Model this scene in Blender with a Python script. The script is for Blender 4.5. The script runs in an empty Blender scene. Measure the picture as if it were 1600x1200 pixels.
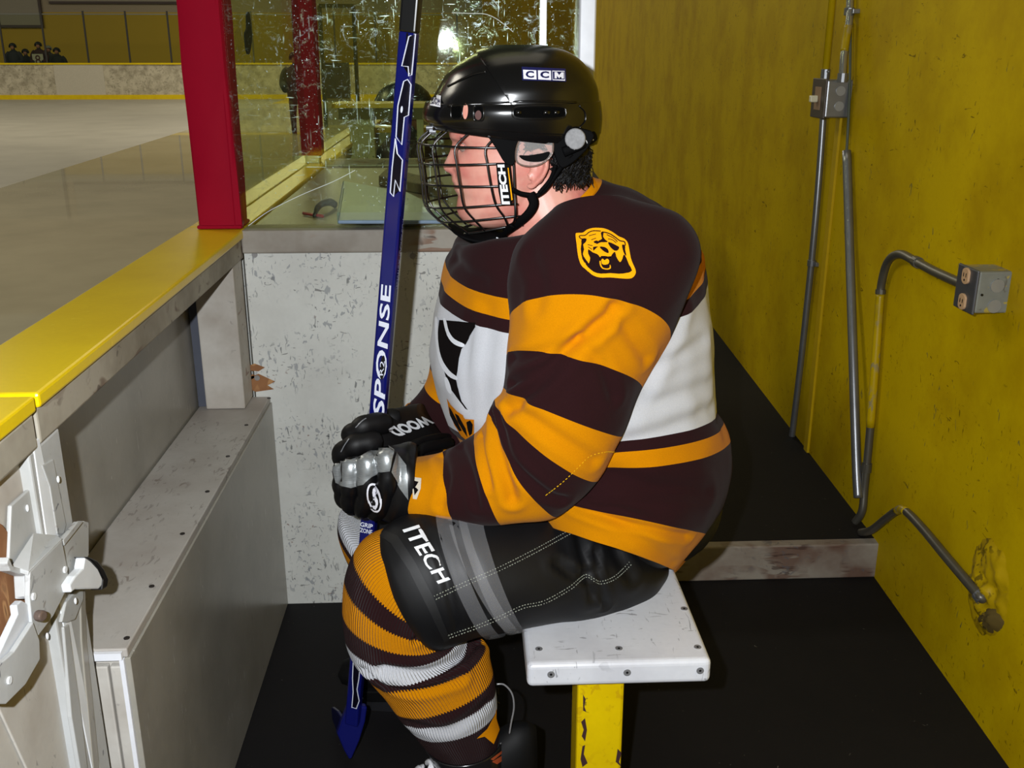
import bpy, bmesh, math, random
from math import sin, cos, pi, radians, exp, sqrt
from mathutils import Vector, Matrix, noise
from mathutils.bvhtree import BVHTree
random.seed(7)
sc = bpy.context.scene
COL = sc.collection
# ------------------------------------------------------------------ camera, world, lights, exposure
CAMZ = 1.33; FPX = 1556.0; PITCH = radians(18.3); YAW = radians(2.6)
cam_d = bpy.data.cameras.new('camera'); cam = bpy.data.objects.new('camera', cam_d); COL.objects.link(cam)
cam.location = (0, 0, CAMZ); cam.rotation_euler = (pi/2 - PITCH, 0, -YAW)
cam_d.sensor_width = 36; cam_d.lens = 36*FPX/1600; cam_d.clip_start = 0.02; cam_d.clip_end = 200
sc.camera = cam
w = bpy.data.worlds.new('world'); sc.world = w; w.use_nodes = True
bg = w.node_tree.nodes['Background']; bg.inputs[0].default_value = (0.85, 0.9, 0.72, 1); bg.inputs[1].default_value = 0.06
def light(kind, name, loc, energy, color=(1, 1, 1), **kw):
    d = bpy.data.lights.new(name, kind); d.energy = energy; d.color = color
    for k, v in kw.items(): setattr(d, k, v)
    o = bpy.data.objects.new(name, d); COL.objects.link(o); o.location = loc
    return o
FL = light('SPOT', 'camera_flash', (-0.09, -0.01, CAMZ+0.06), 132, (0.94, 0.97, 1.0), spot_size=radians(135), spot_blend=0.7, shadow_soft_size=0.011)
FL.rotation_euler = (pi/2 - PITCH, 0, -YAW - radians(1))
for ix, (lx, ly) in enumerate(((-8.8, 7), (-14, 22), (-6, 34), (-22, 30), (-3, 22))):   # arena lamps high over the ice
    L = light('AREA', 'arena_lamp', (lx, ly, 7.5), 590, (1.0, 0.93, 0.78), shape='RECTANGLE', size=4, size_y=4)
L = light('AREA', 'box_fill', (0.1, 2.6, 4.4), 13, (1.0, 0.9, 0.7), shape='RECTANGLE', size=2, size_y=2.4)  # fill light added above the box to brighten walls and desk, no fixture there
sc.view_settings.view_transform = 'Standard'; sc.view_settings.look = 'None'
sc.view_settings.exposure = 0; sc.view_settings.gamma = 1; sc.view_settings.use_curve_mapping = False

# ------------------------------------------------------------------ measuring: a pixel of the photograph to a point of the place
def ray(px, py):
    x = (px-800)/FPX; z = -(py-600)/FPX
    y2 = cos(PITCH)+z*sin(PITCH); z2 = -sin(PITCH)+z*cos(PITCH)
    return Vector((x*cos(YAW)+y2*sin(YAW), -x*sin(YAW)+y2*cos(YAW), z2))
EYE = Vector((0, 0, CAMZ))
def PY(px, py, Y): r = ray(px, py); return EYE + r*(Y/r.y)
def PX(px, py, X): r = ray(px, py); return EYE + r*(X/r.x)
def PZ(px, py, Z): r = ray(px, py); return EYE + r*((Z-CAMZ)/r.z)
WX0, WS = 1.049, 0.038
def wallx(y): return WX0 + WS*(y-1.57)
def PW(px, py, d=0):                                   # on the right wall, d in front of it
    r = ray(px, py); t = (WX0-d-WS*1.57)/(r.x-WS*r.y); return EYE + r*t

# ------------------------------------------------------------------ materials
def lin(c):
    return tuple(((v/255)/12.92 if v/255 <= 0.04045 else ((v/255+0.055)/1.055)**2.4) for v in c)
class NT:
    def __init__(s, name):
        s.m = bpy.data.materials.new(name); s.m.use_nodes = True; s.t = s.m.node_tree; s.n = s.t.nodes
        s.b = s.n['Principled BSDF']; s.out = s.n['Material Output']
    def new(s, k, **kw):
        nd = s.n.new(k)
        for a, v in kw.items(): setattr(nd, a, v)
        return nd
    def link(s, a, b): s.t.links.new(a, b)
    def val(s, sock, v):
        if hasattr(v, 'links'): s.link(v, sock)
        else: sock.default_value = v
    def math(s, op, a, b=None, clamp=False):
        nd = s.new('ShaderNodeMath', operation=op); nd.use_clamp = clamp
        s.val(nd.inputs[0], a)
        if b is not None: s.val(nd.inputs[1], b)
        return nd.outputs[0]
    def coords(s, scale=(1, 1, 1), kind='Object', rot=(0, 0, 0)):
        c = s.new('ShaderNodeTexCoord'); mp = s.new('ShaderNodeMapping')
        mp.inputs['Scale'].default_value = scale; mp.inputs['Rotation'].default_value = rot
        s.link(c.outputs[kind], mp.inputs[0]); return mp.outputs[0]
    def noise(s, vec, scale, detail=3, rough=0.5, dist=0):
        nd = s.new('ShaderNodeTexNoise'); s.link(vec, nd.inputs['Vector'])
        nd.inputs['Scale'].default_value = scale; nd.inputs['Detail'].default_value = detail
        nd.inputs['Roughness'].default_value = rough; nd.inputs['Distortion'].default_value = dist
        return nd.outputs['Fac']
    def step(s, f, lo, hi):
        nd = s.new('ShaderNodeMapRange'); nd.clamp = True; s.link(f, nd.inputs[0])
        nd.inputs[1].default_value = lo; nd.inputs[2].default_value = hi; return nd.outputs[0]
    def mix(s, f, a, b):
        nd = s.new('ShaderNodeMix', data_type='RGBA'); s.val(nd.inputs[0], f)
        s.val(nd.inputs[6], a if hasattr(a, 'links') else (*a[:3], 1)); s.val(nd.inputs[7], b if hasattr(b, 'links') else (*b[:3], 1))
        return nd.outputs[2]
    def bump(s, h, strength=0.3, dist=0.002):
        nd = s.new('ShaderNodeBump'); nd.inputs['Strength'].default_value = strength; nd.inputs['Distance'].default_value = dist
        s.link(h, nd.inputs['Height']); s.link(nd.outputs[0], s.b.inputs['Normal'])
    def base(s, c): s.val(s.b.inputs['Base Color'], c if hasattr(c, 'links') else (*c[:3], 1))
MC = {}
def plain(name, rgb, rough=0.6, metal=0, spec=0.5, var=0.12, nscale=30, bump=0, alpha=1):
    if name in MC: return MC[name]
    s = NT(name); c = lin(rgb)
    s.b.inputs['Roughness'].default_value = rough; s.b.inputs['Metallic'].default_value = metal
    s.b.inputs['Specular IOR Level'].default_value = spec
    f = s.noise(s.coords(), nscale, 4)
    s.base(s.mix(f, [v*(1-var) for v in c], [min(1, v*(1+var)) for v in c]))
    if bump: s.bump(f, bump)
    if alpha < 1: s.b.inputs['Alpha'].default_value = alpha
    MC[name] = s.m; return s.m
def scuffed(name, rgb, marks=(), rough=0.5, dirt=None, dirt_amt=0.4, bump=0.05, spec=0.4):
    """paint with strokes and chips of their own shape; marks = (colour, stretch scale, rotation, threshold, noise scale)"""
    s = NT(name); c = lin(rgb)
    s.b.inputs['Roughness'].default_value = rough; s.b.inputs['Specular IOR Level'].default_value = spec
    v = s.coords(); big = s.noise(v, 3.5, 5, 0.65)
    col = s.mix(s.step(big, 0.42, 0.68), c, lin(dirt) if dirt else [x*(1-dirt_amt) for x in c])
    fine = s.noise(v, 120, 3)
    col = s.mix(s.math('MULTIPLY', fine, 0.22), col, [x*0.6 for x in c])
    for (mc, st, rot, th, sca) in marks:
        f = s.noise(s.coords(st, rot=rot), sca*1.5, 2, 0.5, 0.8)
        g = s.noise(v, 9, 2)
        m = s.math('MULTIPLY', s.math('MULTIPLY', s.step(f, th-0.01, th+0.03), s.step(g, 0.43, 0.56)), 0.66)
        col = s.mix(m, col, lin(mc))
    s.base(col); s.bump(fine, bump, 0.001)
    return s.m
def fabric(name, rgb, sheen=0.05, scale=900, bump=0.25, rough=0.95, spec=0.08):
    if name in MC: return MC[name]
    s = NT(name); c = lin(rgb); v = s.coords(); f = s.noise(v, scale, 2)
    s.base(s.mix(f, [x*0.85 for x in c], [min(1, x*1.15) for x in c])); s.b.inputs['Roughness'].default_value = rough
    s.b.inputs['Specular IOR Level'].default_value = spec
    s.b.inputs['Sheen Weight'].default_value = sheen; s.b.inputs['Sheen Roughness'].default_value = 0.6
    s.b.inputs['Sheen Tint'].default_value = (*c, 1)
    s.bump(f, bump, 0.0008); MC[name] = s.m; return s.m
JY = (214, 136, 3); JB = (44, 22, 24); JW = (208, 210, 216)
def stripes(name, stops, ribs=0, nub=900, jag=0.0, bump=0.3):
    """stripes sewn or knitted along a garment: stops = [(v, rgb)...] in the garment's own v coordinate"""
    s = NT(name); uv = s.new('ShaderNodeUVMap'); sep = s.new('ShaderNodeSeparateXYZ'); s.link(uv.outputs[0], sep.inputs[0])
    u, v = sep.outputs[0], sep.outputs[1]
    if ribs:
        rib = s.math('MULTIPLY', s.math('ADD', s.math('SINE', s.math('MULTIPLY', u, ribs*2*pi)), 1), 0.5)
        v = s.math('ADD', v, s.math('MULTIPLY', s.math('SUBTRACT', rib, 0.5), jag))
    r = s.new('ShaderNodeValToRGB'); r.color_ramp.interpolation = 'CONSTANT'; s.link(v, r.inputs[0])
    els = r.color_ramp.elements
    els[0].position = stops[0][0]; els[0].color = (*lin(stops[0][1]), 1); els[1].position = stops[1][0]; els[1].color = (*lin(stops[1][1]), 1)
    for p, c in stops[2:]:
        e = els.new(p); e.color = (*lin(c), 1)
    f = s.noise(s.coords(), nub, 2)
    nd = s.new('ShaderNodeMix', data_type='RGBA', blend_type='MULTIPLY'); nd.inputs[0].default_value = 0.35
    s.link(r.outputs[0], nd.inputs[6]); s.link(f, nd.inputs[7]); col = nd.outputs[2]
    b = s.new('ShaderNodeBrightContrast'); b.inputs[1].default_value = 0.0; s.link(col, b.inputs[0]); col = b.outputs[0]
    s.base(col); s.b.inputs['Roughness'].default_value = 1.0; s.b.inputs['Specular IOR Level'].default_value = 0.04
    s.b.inputs['Sheen Weight'].default_value = 0.04
    if ribs:
        h = s.math('ADD', s.math('MULTIPLY', rib, 1.0), s.math('MULTIPLY', f, 0.3)); s.bump(h, 0.9, 0.0022)
    else: s.bump(f, bump, 0.0008)
    return s.m
def glass(name, tint=(205, 222, 190), scratch=True, amount=0.25, rough=0.03, f0=0.08):
    s = NT(name); s.n.remove(s.b)
    tr = s.new('ShaderNodeBsdfTransparent'); tr.inputs[0].default_value = (*lin(tint), 1)
    gl = s.new('ShaderNodeBsdfGlossy'); gl.inputs['Roughness'].default_value = rough; gl.inputs[0].default_value = (0.9, 1, 1, 1)
    lw = s.new('ShaderNodeLayerWeight'); lw.inputs[0].default_value = 0.25
    fr = s.math('ADD', s.math('MULTIPLY', lw.outputs['Fresnel'], 0.22), f0)
    v = s.coords()
    mx = s.new('ShaderNodeMixShader'); s.link(fr, mx.inputs[0]); s.link(tr.outputs[0], mx.inputs[1]); s.link(gl.outputs[0], mx.inputs[2])
    last = mx
    if scratch:
        bp = s.new('ShaderNodeBump'); bp.inputs['Strength'].default_value = 0.12; bp.inputs['Distance'].default_value = 0.0005
        s.link(s.noise(v, 60, 4, 0.7), bp.inputs['Height']); s.link(bp.outputs[0], gl.inputs['Normal'])
        df = s.new('ShaderNodeBsdfGlossy'); df.inputs[0].default_value = (0.75, 0.95, 0.95, 1); df.inputs['Roughness'].default_value = 0.3
        dd = s.new('ShaderNodeBsdfDiffuse'); dd.inputs[0].default_value = (0.5, 0.6, 0.58, 1)
        m1 = s.new('ShaderNodeMixShader'); m1.inputs[0].default_value = 0.35; s.link(df.outputs[0], m1.inputs[1]); s.link(dd.outputs[0], m1.inputs[2])
        a = s.step(s.noise(v, 34, 6, 0.8, 1.2), 0.58, 0.74)
        b1 = s.math('MULTIPLY', s.step(s.noise(s.coords((150, 1, 6)), 3.0, 2, 0.5, 0.5), 0.69, 0.76), 0.6)
        b2 = s.math('MULTIPLY', s.step(s.noise(s.coords((8, 1, 120), rot=(0, 0.9, 0)), 3.0, 2, 0.5, 0.8), 0.70, 0.76), 0.6)
        sp = s.step(s.noise(v, 170, 2), 0.70, 0.76)
        tot = s.math('ADD', s.math('MULTIPLY', a, 0.5), s.math('ADD', s.math('ADD', b1, b2), sp), True)
        patch = s.step(s.noise(v, 4.5, 3), 0.35, 0.62)
        fac = s.math('MULTIPLY', s.math('MULTIPLY', tot, patch), amount)
        m2 = s.new('ShaderNodeMixShader'); s.link(fac, m2.inputs[0]); s.link(mx.outputs[0], m2.inputs[1]); s.link(m1.outputs[0], m2.inputs[2]); last = m2
    s.link(last.outputs[0], s.out.inputs[0]); return s.m

# ------------------------------------------------------------------ objects
def tag(o, label=None, cat=None, group=None, kind=None):
    if label: o['label'] = label
    if cat: o['category'] = cat
    if group: o['group'] = group
    if kind: o['kind'] = kind
    return o
def empty(name, loc, label=None, cat=None, group=None):
    o = bpy.data.objects.new(name, None); COL.objects.link(o); o.location = loc; o.empty_display_size = 0.05
    return tag(o, label, cat, group)
def wmat(o):
    m = Matrix.Translation(o.location)
    return (wmat(o.parent) @ o.matrix_parent_inverse @ m) if o.parent else m
def link(name, me, mat, parent=None, smooth=True):
    o = bpy.data.objects.new(name, me); COL.objects.link(o)
    for m in (mat if isinstance(mat, (list, tuple)) else [mat]): me.materials.append(m)
    if parent:
        o.parent = parent; o.matrix_parent_inverse = wmat(parent).inverted()
    if smooth: me.polygons.foreach_set('use_smooth', [True]*len(me.polygons))
    return o
def obj(name, bm, mat, parent=None, smooth=False, bevel=0, seg=2, auto=None):
    bmesh.ops.recalc_face_normals(bm, faces=bm.faces)
    me = bpy.data.meshes.new(name); bm.to_mesh(me); bm.free()
    o = link(name, me, mat, parent, smooth)
    if bevel:
        b = o.modifiers.new('bevel', 'BEVEL'); b.width = bevel; b.segments = seg; b.limit_method = 'ANGLE'; b.angle_limit = radians(35)
    if auto:
        try: me.set_sharp_from_angle(angle=radians(auto))
        except Exception: pass
    return o
def struct(name, bm, mat, **kw):
    o = obj(name, bm, mat, **kw); o['kind'] = 'structure'; return o
def split(name, bm, mat, parent=None, **kw):
    bm.verts.index_update(); seen = set(); out = []
    for v in bm.verts:
        if v in seen: continue
        st = [v]; comp = set()
        while st:
            q = st.pop()
            if q in comp: continue
            comp.add(q); st += [e.other_vert(q) for e in q.link_edges]
        seen |= comp; b2 = bmesh.new(); mp = {q: b2.verts.new(q.co) for q in bm.verts if q in comp}
        for f in bm.faces:
            if f.verts[0] in comp: b2.faces.new([mp[q] for q in f.verts])
        out.append(obj(name, b2, mat, parent, **kw))
    bm.free(); return out
def box(bm, lo, hi, M=None):
    x0, y0, z0 = lo; x1, y1, z1 = hi
    vs = [bm.verts.new(p) for p in ((x0, y0, z0), (x1, y0, z0), (x1, y1, z0), (x0, y1, z0), (x0, y0, z1), (x1, y0, z1), (x1, y1, z1), (x0, y1, z1))]
    if M:
        for v in vs: v.co = M @ v.co
    for f in ((3, 2, 1, 0), (4, 5, 6, 7), (0, 1, 5, 4), (1, 2, 6, 5), (2, 3, 7, 6), (3, 0, 4, 7)): bm.faces.new([vs[i] for i in f])
    return bm
def B(lo, hi, M=None): return box(bmesh.new(), lo, hi, M)
def prism(pts, off, bm=None):
    """closed outline of 3-D points pushed by the vector off"""
    bm = bm or bmesh.new(); a = [bm.verts.new(p) for p in pts]; b = [bm.verts.new(Vector(p)+off) for p in pts]
    n = len(pts); bm.faces.new(a); bm.faces.new(b[::-1])
    for i in range(n): bm.faces.new((a[i], b[i], b[(i+1) % n], a[(i+1) % n]))
    return bm
def catmull(p, k, t):
    n = len(p); g = lambda i: p[max(0, min(n-1, i))]
    a, b, c, d = g(k-1), g(k), g(k+1), g(k+2)
    return 0.5*((2*b)+(c-a)*t+(2*a-5*b+4*c-d)*t*t+(3*b-a-3*c+d)*t**3)
def smoothpath(pts, m=6, closed=False):
    pts = [Vector(p) for p in pts]; out = []
    if closed:
        n = len(pts); q = pts[-1:]+pts+pts[:2]
        for k in range(1, n+1):
            for i in range(m): out.append(catmull(q, k, i/m))
        return out
    for k in range(len(pts)-1):
        for i in range(m): out.append(catmull(pts, k, i/m))
    out.append(pts[-1]); return out
def tube(pts, r, n=8, bm=None, closed=False, flat=None, up=None):
    bm = bm or bmesh.new(); pts = [Vector(p) for p in pts]; N = len(pts); rings = []; prev = None
    rs = r if isinstance(r, (list, tuple)) else [r]*N
    for i, p in enumerate(pts):
        if closed: d = pts[(i+1) % N]-pts[i-1]
        else: d = pts[min(N-1, i+1)]-pts[max(0, i-1)]
        if d.length < 1e-9: d = Vector((0, 0, 1))
        d.normalize()
        if prev is None:
            a = up.copy() if up else (Vector((0, 0, 1)) if abs(d.z) < 0.9 else Vector((1, 0, 0)))
        else: a = prev
        a = (a-d*a.dot(d))
        if a.length < 1e-6: a = d.orthogonal()
        a.normalize(); prev = a; b = d.cross(a); f = flat or 1
        rings.append([bm.verts.new(p+rs[i]*(a*cos(2*pi*k/n)*f+b*sin(2*pi*k/n))) for k in range(n)])
    for i in range(N if closed else N-1):
        A, Bq = rings[i], rings[(i+1) % N]
        for k in range(n): bm.faces.new((A[k], A[(k+1) % n], Bq[(k+1) % n], Bq[k]))
    if not closed: bm.faces.new(rings[0][::-1]); bm.faces.new(rings[-1])
    return bm
def sphere(bm, c, r, seg=16, rg=10, M=None):
    mm = Matrix.Translation(c) @ (M or Matrix()) @ Matrix.Diagonal((*(r if isinstance(r, (tuple, list)) else (r, r, r)), 1))
    bmesh.ops.create_uvsphere(bm, u_segments=seg, v_segments=rg, radius=1, matrix=mm); return bm
def disc_cyl(bm, c, axis, r, h, n=20):
    axis = Vector(axis).normalized(); q = axis.to_track_quat('Z', 'Y').to_matrix().to_4x4()
    bmesh.ops.create_cone(bm, cap_ends=True, segments=n, radius1=r, radius2=r, depth=h, matrix=Matrix.Translation(c) @ q); return bm
class Ring:
    """section of a soft form: A and B the two outline ends, t the half thickness towards the viewer side, sag its rise"""
    def __init__(s, ax, ay, bx, by, Y, t, sag=0, yA=0, yB=0, e=2.0):
        s.A = PY(ax, ay, Y+yA); s.B = PY(bx, by, Y+yB); s.c = (s.A+s.B)/2; s.a = (s.B-s.A)/2; s.b = Vector((0, -t, sag)); s.e = e
def loft(rings, n=48, m=8, caps=(True, True), fold=0.0, fscale=6.0, seed=0, creases=(), e=2.0, near_only=False):
    C = [r.c for r in rings]; Aa = [r.a for r in rings]; Bb = [r.b for r in rings]
    bm = bmesh.new(); uvl = bm.loops.layers.uv.new('UVMap'); rows = []; vv = []; N = len(rings)-1
    for k in range(N):
        for i in range(m): rows.append((k, i/m))
    rows.append((N-1, 1.0)); G = []
    for (k, t) in rows:
        c, a, b = catmull(C, k, t), catmull(Aa, k, t), catmull(Bb, k, t)
        if caps and k+t == 0 or k+t == N: pass
        row = []
        for j in range(n):
            th = 2*pi*j/n; ct, st = cos(th), sin(th)
            bb_ = Vector((b.x, b.y, 0)) if (near_only and st < 0) else b
            row.append(bm.verts.new(c+a*(abs(ct)**(2/e))*(1 if ct > 0 else -1)+bb_*(abs(st)**(2/e))*(1 if st > 0 else -1)))
        G.append(row); vv.append((k+t)/N)
    for i in range(len(G)-1):
        for j in range(n):
            f = bm.faces.new((G[i][j], G[i+1][j], G[i+1][(j+1) % n], G[i][(j+1) % n]))
            for lp, (uu, v) in zip(f.loops, ((j/n, vv[i]), (j/n, vv[i+1]), ((j+1)/n, vv[i+1]), ((j+1)/n, vv[i]))): lp[uvl].uv = (uu, v)
    for end, row, v in ((0, G[0], 0.0), (1, G[-1], 1.0)):
        if caps[end]:
            f = bm.faces.new(row if end == 0 else row[::-1])
            for lp in f.loops: lp[uvl].uv = (0, v+(0.001 if end == 0 else -0.001))
    bmesh.ops.recalc_face_normals(bm, faces=bm.faces)
    bm.normal_update()
    if fold or creases:
        dis = {}
        for v in bm.verts:
            p = v.co*fscale+Vector((seed*3.1, seed*1.7, 0)); d = 0
            if fold:
                q = Vector((p.x*0.8, p.y, p.z*0.8)); d += fold*(noise.noise(q)+0.5*noise.noise(q*2.3)+0.6*(0.5-abs(noise.noise(q*1.6+Vector((9, 2, 4)))))*1.2)
            for (pts, wd, dp) in creases:
                best = 9
                for s0, s1 in zip(pts[:-1], pts[1:]):
                    e1 = s1-s0; tt = max(0, min(1, (v.co-s0).dot(e1)/max(1e-9, e1.length_squared))); best = min(best, (v.co-(s0+e1*tt)).length)
                d -= dp*exp(-(best/wd)**2)-dp*0.45*exp(-((best-wd*1.9)/wd)**2)
            dis[v] = d
        for v, d in dis.items(): v.co += v.normal*d
    return bm
def evmesh(o):
    dg = bpy.context.evaluated_depsgraph_get(); e = o.evaluated_get(dg); me = e.to_mesh(); mw = e.matrix_world
    vs = [mw @ v.co for v in me.vertices]; ps = [tuple(p.vertices) for p in me.polygons]; e.to_mesh_clear(); return vs, ps
def bvh(*os_):
    bpy.context.view_layer.update(); V, Pp = [], []
    for o in os_:
        vs, ps = evmesh(o); b = len(V); V += vs; Pp += [tuple(b+i for i in p) for p in ps]
    return BVHTree.FromPolygons(V, Pp)
def hit(tree, px, py, off=0.0):
    r = ray(px, py).normalized(); h = tree.ray_cast(EYE, r)
    if h[0] is None: return None
    nn = h[1] if h[1].dot(r) < 0 else -h[1]
    return h[0]+nn*off, nn
def conform(bm2, tree, tf, off, grid=6.0, thick=0.0):
    """flat artwork (photo units) laid onto a surface of the place as a thin skin"""
    bm = bm2
    if bm.verts:
        xs = [v.co.x for v in bm.verts]; ys = [v.co.y for v in bm.verts]
        for ax, arr in ((0, xs), (1, ys)):
            x = min(arr)+grid
            while x < max(arr):
                no = Vector((1, 0, 0)) if ax == 0 else Vector((0, 1, 0)); co = no*x
                bmesh.ops.bisect_plane(bm, geom=bm.verts[:]+bm.edges[:]+bm.faces[:], plane_co=co, plane_no=no, dist=1e-4); x += grid
    bad = []
    for v in bm.verts:
        px, py = tf(v.co.x, v.co.y); h = hit(tree, px, py, off)
        if h is None: bad.append(v)
        else: v.co = h[0]
    if bad: bmesh.ops.delete(bm, geom=bad, context='VERTS')
    return bm
def poly2(polys):
    bm = bmesh.new()
    for pts in polys:
        f = bm.faces.new([bm.verts.new((x, y, 0)) for x, y in pts])
    bmesh.ops.triangulate(bm, faces=bm.faces[:]); return bm
def sm2(pts, m=4):
    return [(p.x, p.y) for p in smoothpath([(x, y, 0) for x, y in pts], m, True)]
def decal(name, polys, tree, mat, parent, off=0.0015, grid=8.0):
    bm = conform(poly2(polys), tree, lambda x, y: (x, y), off, grid)
    me = bpy.data.meshes.new(name); bm.to_mesh(me); bm.free(); return link(name, me, mat, parent, True)
def textbm(txt, res=3, bold=0.0, shear=0, spacing=1.0):
    cu = bpy.data.curves.new('t', 'FONT'); cu.body = txt; cu.size = 1; cu.resolution_u = res; cu.offset = bold; cu.shear = shear; cu.space_character = spacing
    o = bpy.data.objects.new('t', cu); COL.objects.link(o); bpy.context.view_layer.update()
    me = bpy.data.meshes.new_from_object(o.evaluated_get(bpy.context.evaluated_depsgraph_get()))
    bpy.data.objects.remove(o); bm = bmesh.new(); bm.from_mesh(me); bpy.data.meshes.remove(me)
    xs = [v.co.x for v in bm.verts]; ys = [v.co.y for v in bm.verts]; x0, x1, y0, y1 = min(xs), max(xs), min(ys), max(ys)
    for v in bm.verts: v.co.x = (v.co.x-x0)/(x1-x0); v.co.y = (v.co.y-y0)/(y1-y0); v.co.z = 0
    return bm
def text(name, txt, quad, tree, mat, parent, off=0.002, grid=5.0, **kw):
    """quad: photo positions of the lettering's bottom-left, bottom-right, top-right, top-left"""
    bm = textbm(txt, **kw); q = quad
    for v in bm.verts:
        u, t = v.co.x, v.co.y
        v.co.x = (q[0][0]*(1-u)+q[1][0]*u)*(1-t)+(q[3][0]*(1-u)+q[2][0]*u)*t
        v.co.y = (q[0][1]*(1-u)+q[1][1]*u)*(1-t)+(q[3][1]*(1-u)+q[2][1]*u)*t
    bm = conform(bm, tree, lambda x, y: (x, y), off, grid)
    me = bpy.data.meshes.new(name); bm.to_mesh(me); bm.free(); return link(name, me, mat, parent, True)
def onpath(tree, pts, off=0.001, m=6):
    out = []
    for p in smoothpath([(x, y, 0) for x, y in pts], m):
        h = hit(tree, p.x, p.y, off)
        if h: out.append(h[0])
    return out
def dashes(pts, r, on=0.005, offl=0.003, bm=None, n=5):
    bm = bm or bmesh.new(); L = 0; seg = []; cur = []
    for a, b in zip(pts[:-1], pts[1:]):
        l = (b-a).length
        if l < 1e-6: continue
        k = max(1, int(l/0.001))
        for i in range(k):
            p = a+(b-a)*(i/k); ph = (L+l*i/k) % (on+offl)
            if ph < on: cur.append(p)
            elif cur:
                if len(cur) > 1: tube([cur[0], cur[-1]], r, n, bm)
                cur = []
        L += l
    if len(cur) > 1: tube([cur[0], cur[-1]], r, n, bm)
    return bm

# ================================================================== THE SETTING
M_YW = scuffed('yellow_wall_paint', (200, 168, 0), marks=[((44, 30, 10), (1, 3, 1), (0.5, 0, 0), 0.685, 26), ((60, 42, 10), (1, 1, 3.2), (0.3, 0, 0), 0.69, 22), ((70, 80, 60), (1, 2.5, 1), (-0.7, 0, 0), 0.70, 20)], rough=0.55, dirt=(176, 142, 0), bump=0.12, spec=0.08)
M_CW = scuffed('scuffed_white_board', (216, 217, 211), marks=[((55, 58, 64), (3, 1, 1), (0, 0.6, 0), 0.66, 24), ((60, 60, 62), (1, 1, 3), (0, 0.3, 0), 0.67, 28), ((110, 62, 44), (1, 1, 1.4), (0, 0, 0), 0.71, 26), ((130, 134, 140), (1.6, 1, 1), (0, -0.5, 0), 0.62, 38)], rough=0.45, dirt=(200, 200, 194))
M_WW = scuffed('worn_white_wood', (196, 192, 184), marks=[((112, 70, 44), (1, 1, 1), (0, 0, 0), 0.66, 14), ((60, 56, 54), (1, 2, 1), (0.5, 0, 0), 0.67, 30)], rough=0.55, dirt=(160, 150, 138))
M_TR = scuffed('bare_edge_trim', (168, 162, 152), marks=[((120, 74, 40), (0.5, 1, 2.5), (0, 0, 0), 0.56, 9), ((60, 50, 44), (1, 1, 1), (0, 0, 0), 0.66, 22)], rough=0.6, dirt=(128, 118, 106))
M_GB = scuffed('grey_plastic_sheet', (158, 154, 144), marks=[((225, 225, 220), (1, 6, 0.5), (0, 0, 0), 0.70, 30), ((96, 88, 80), (1, 5, 0.6), (0, 0, 0), 0.70, 26)], rough=0.28, dirt=(136, 132, 122), spec=0.5)
M_GT = scuffed('grey_box_top', (178, 174, 168), marks=[((110, 96, 88), (2, 1, 1), (0, 0, 0.5), 0.68, 16), ((130, 124, 118), (3, 1, 1), (0, 0, 0.3), 0.62, 26)], rough=0.5, dirt=(156, 148, 140))
M_YL = scuffed('yellow_ledge_plastic', (234, 202, 0), marks=[((240, 215, 60), (1, 3, 1), (0, 0, 0.3), 0.7, 30)], rough=0.3, dirt=(222, 188, 0), bump=0.1, spec=0.5)
M_FA = scuffed('grimy_ledge_side', (170, 164, 150), marks=[((88, 58, 40), (1, 0.5, 1.6), (0.35, 0, 0), 0.58, 10), ((70, 62, 56), (1, 1, 1), (0, 0, 0), 0.66, 30)], rough=0.6, dirt=(120, 112, 96))
M_FL = scuffed('black_rubber_mat', (17, 15, 16), marks=[((120, 116, 104), (1, 1, 1), (0, 0, 0.5), 0.755, 70)], rough=0.7, dirt=(12, 11, 13), bump=0.3, spec=0.25)
M_WS = plain('white_bench_plastic', (222, 224, 230), rough=0.35)
M_ST = plain('galvanised_steel', (140, 142, 146), rough=0.35, metal=0.75, var=0.2)
M_STD = plain('dull_conduit_steel', (104, 100, 90), rough=0.4, metal=0.6, var=0.25)
M_BK = plain('black_plastic', (14, 14, 15), rough=0.3)
M_RED = plain('red_post_padding', (150, 0, 34), rough=0.75, spec=0.15, var=0.08, nscale=12)
M_RAW = scuffed('raw_plywood', (150, 104, 66), marks=[((196, 150, 100), (1, 3, 0.6), (0.4, 0, 0), 0.55, 16), ((70, 40, 26), (1, 3, 0.6), (0.4, 0, 0), 0.63, 16)], rough=0.8, dirt=(112, 70, 44))
M_LP = scuffed('chipped_light_grey_paint', (186, 188, 188), marks=[((28, 30, 52), (1, 1, 1), (0, 0, 0), 0.665, 34), ((90, 70, 56), (1, 1, 2), (0, 0, 0), 0.70, 22)], rough=0.45, dirt=(164, 164, 160))
M_ALU = plain('bright_aluminium', (225, 228, 235), rough=0.3, metal=0.3)
M_G1 = glass('scratched_glass', (243, 247, 226), True, 0.75, 0.022, 0.05)
M_G2 = glass('board_glass', (249, 251, 241), True, 0.2, 0.05, 0.0)
M_GF = glass('far_glass', (246, 249, 240), False, f0=0.03)

YC = 2.26                                                            # the cross wall stands here
struct('floor', B((-0.7, -1.2, -0.05), (wallx(-1.2)+0.3, 2.36, 0)), M_FL)
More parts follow.
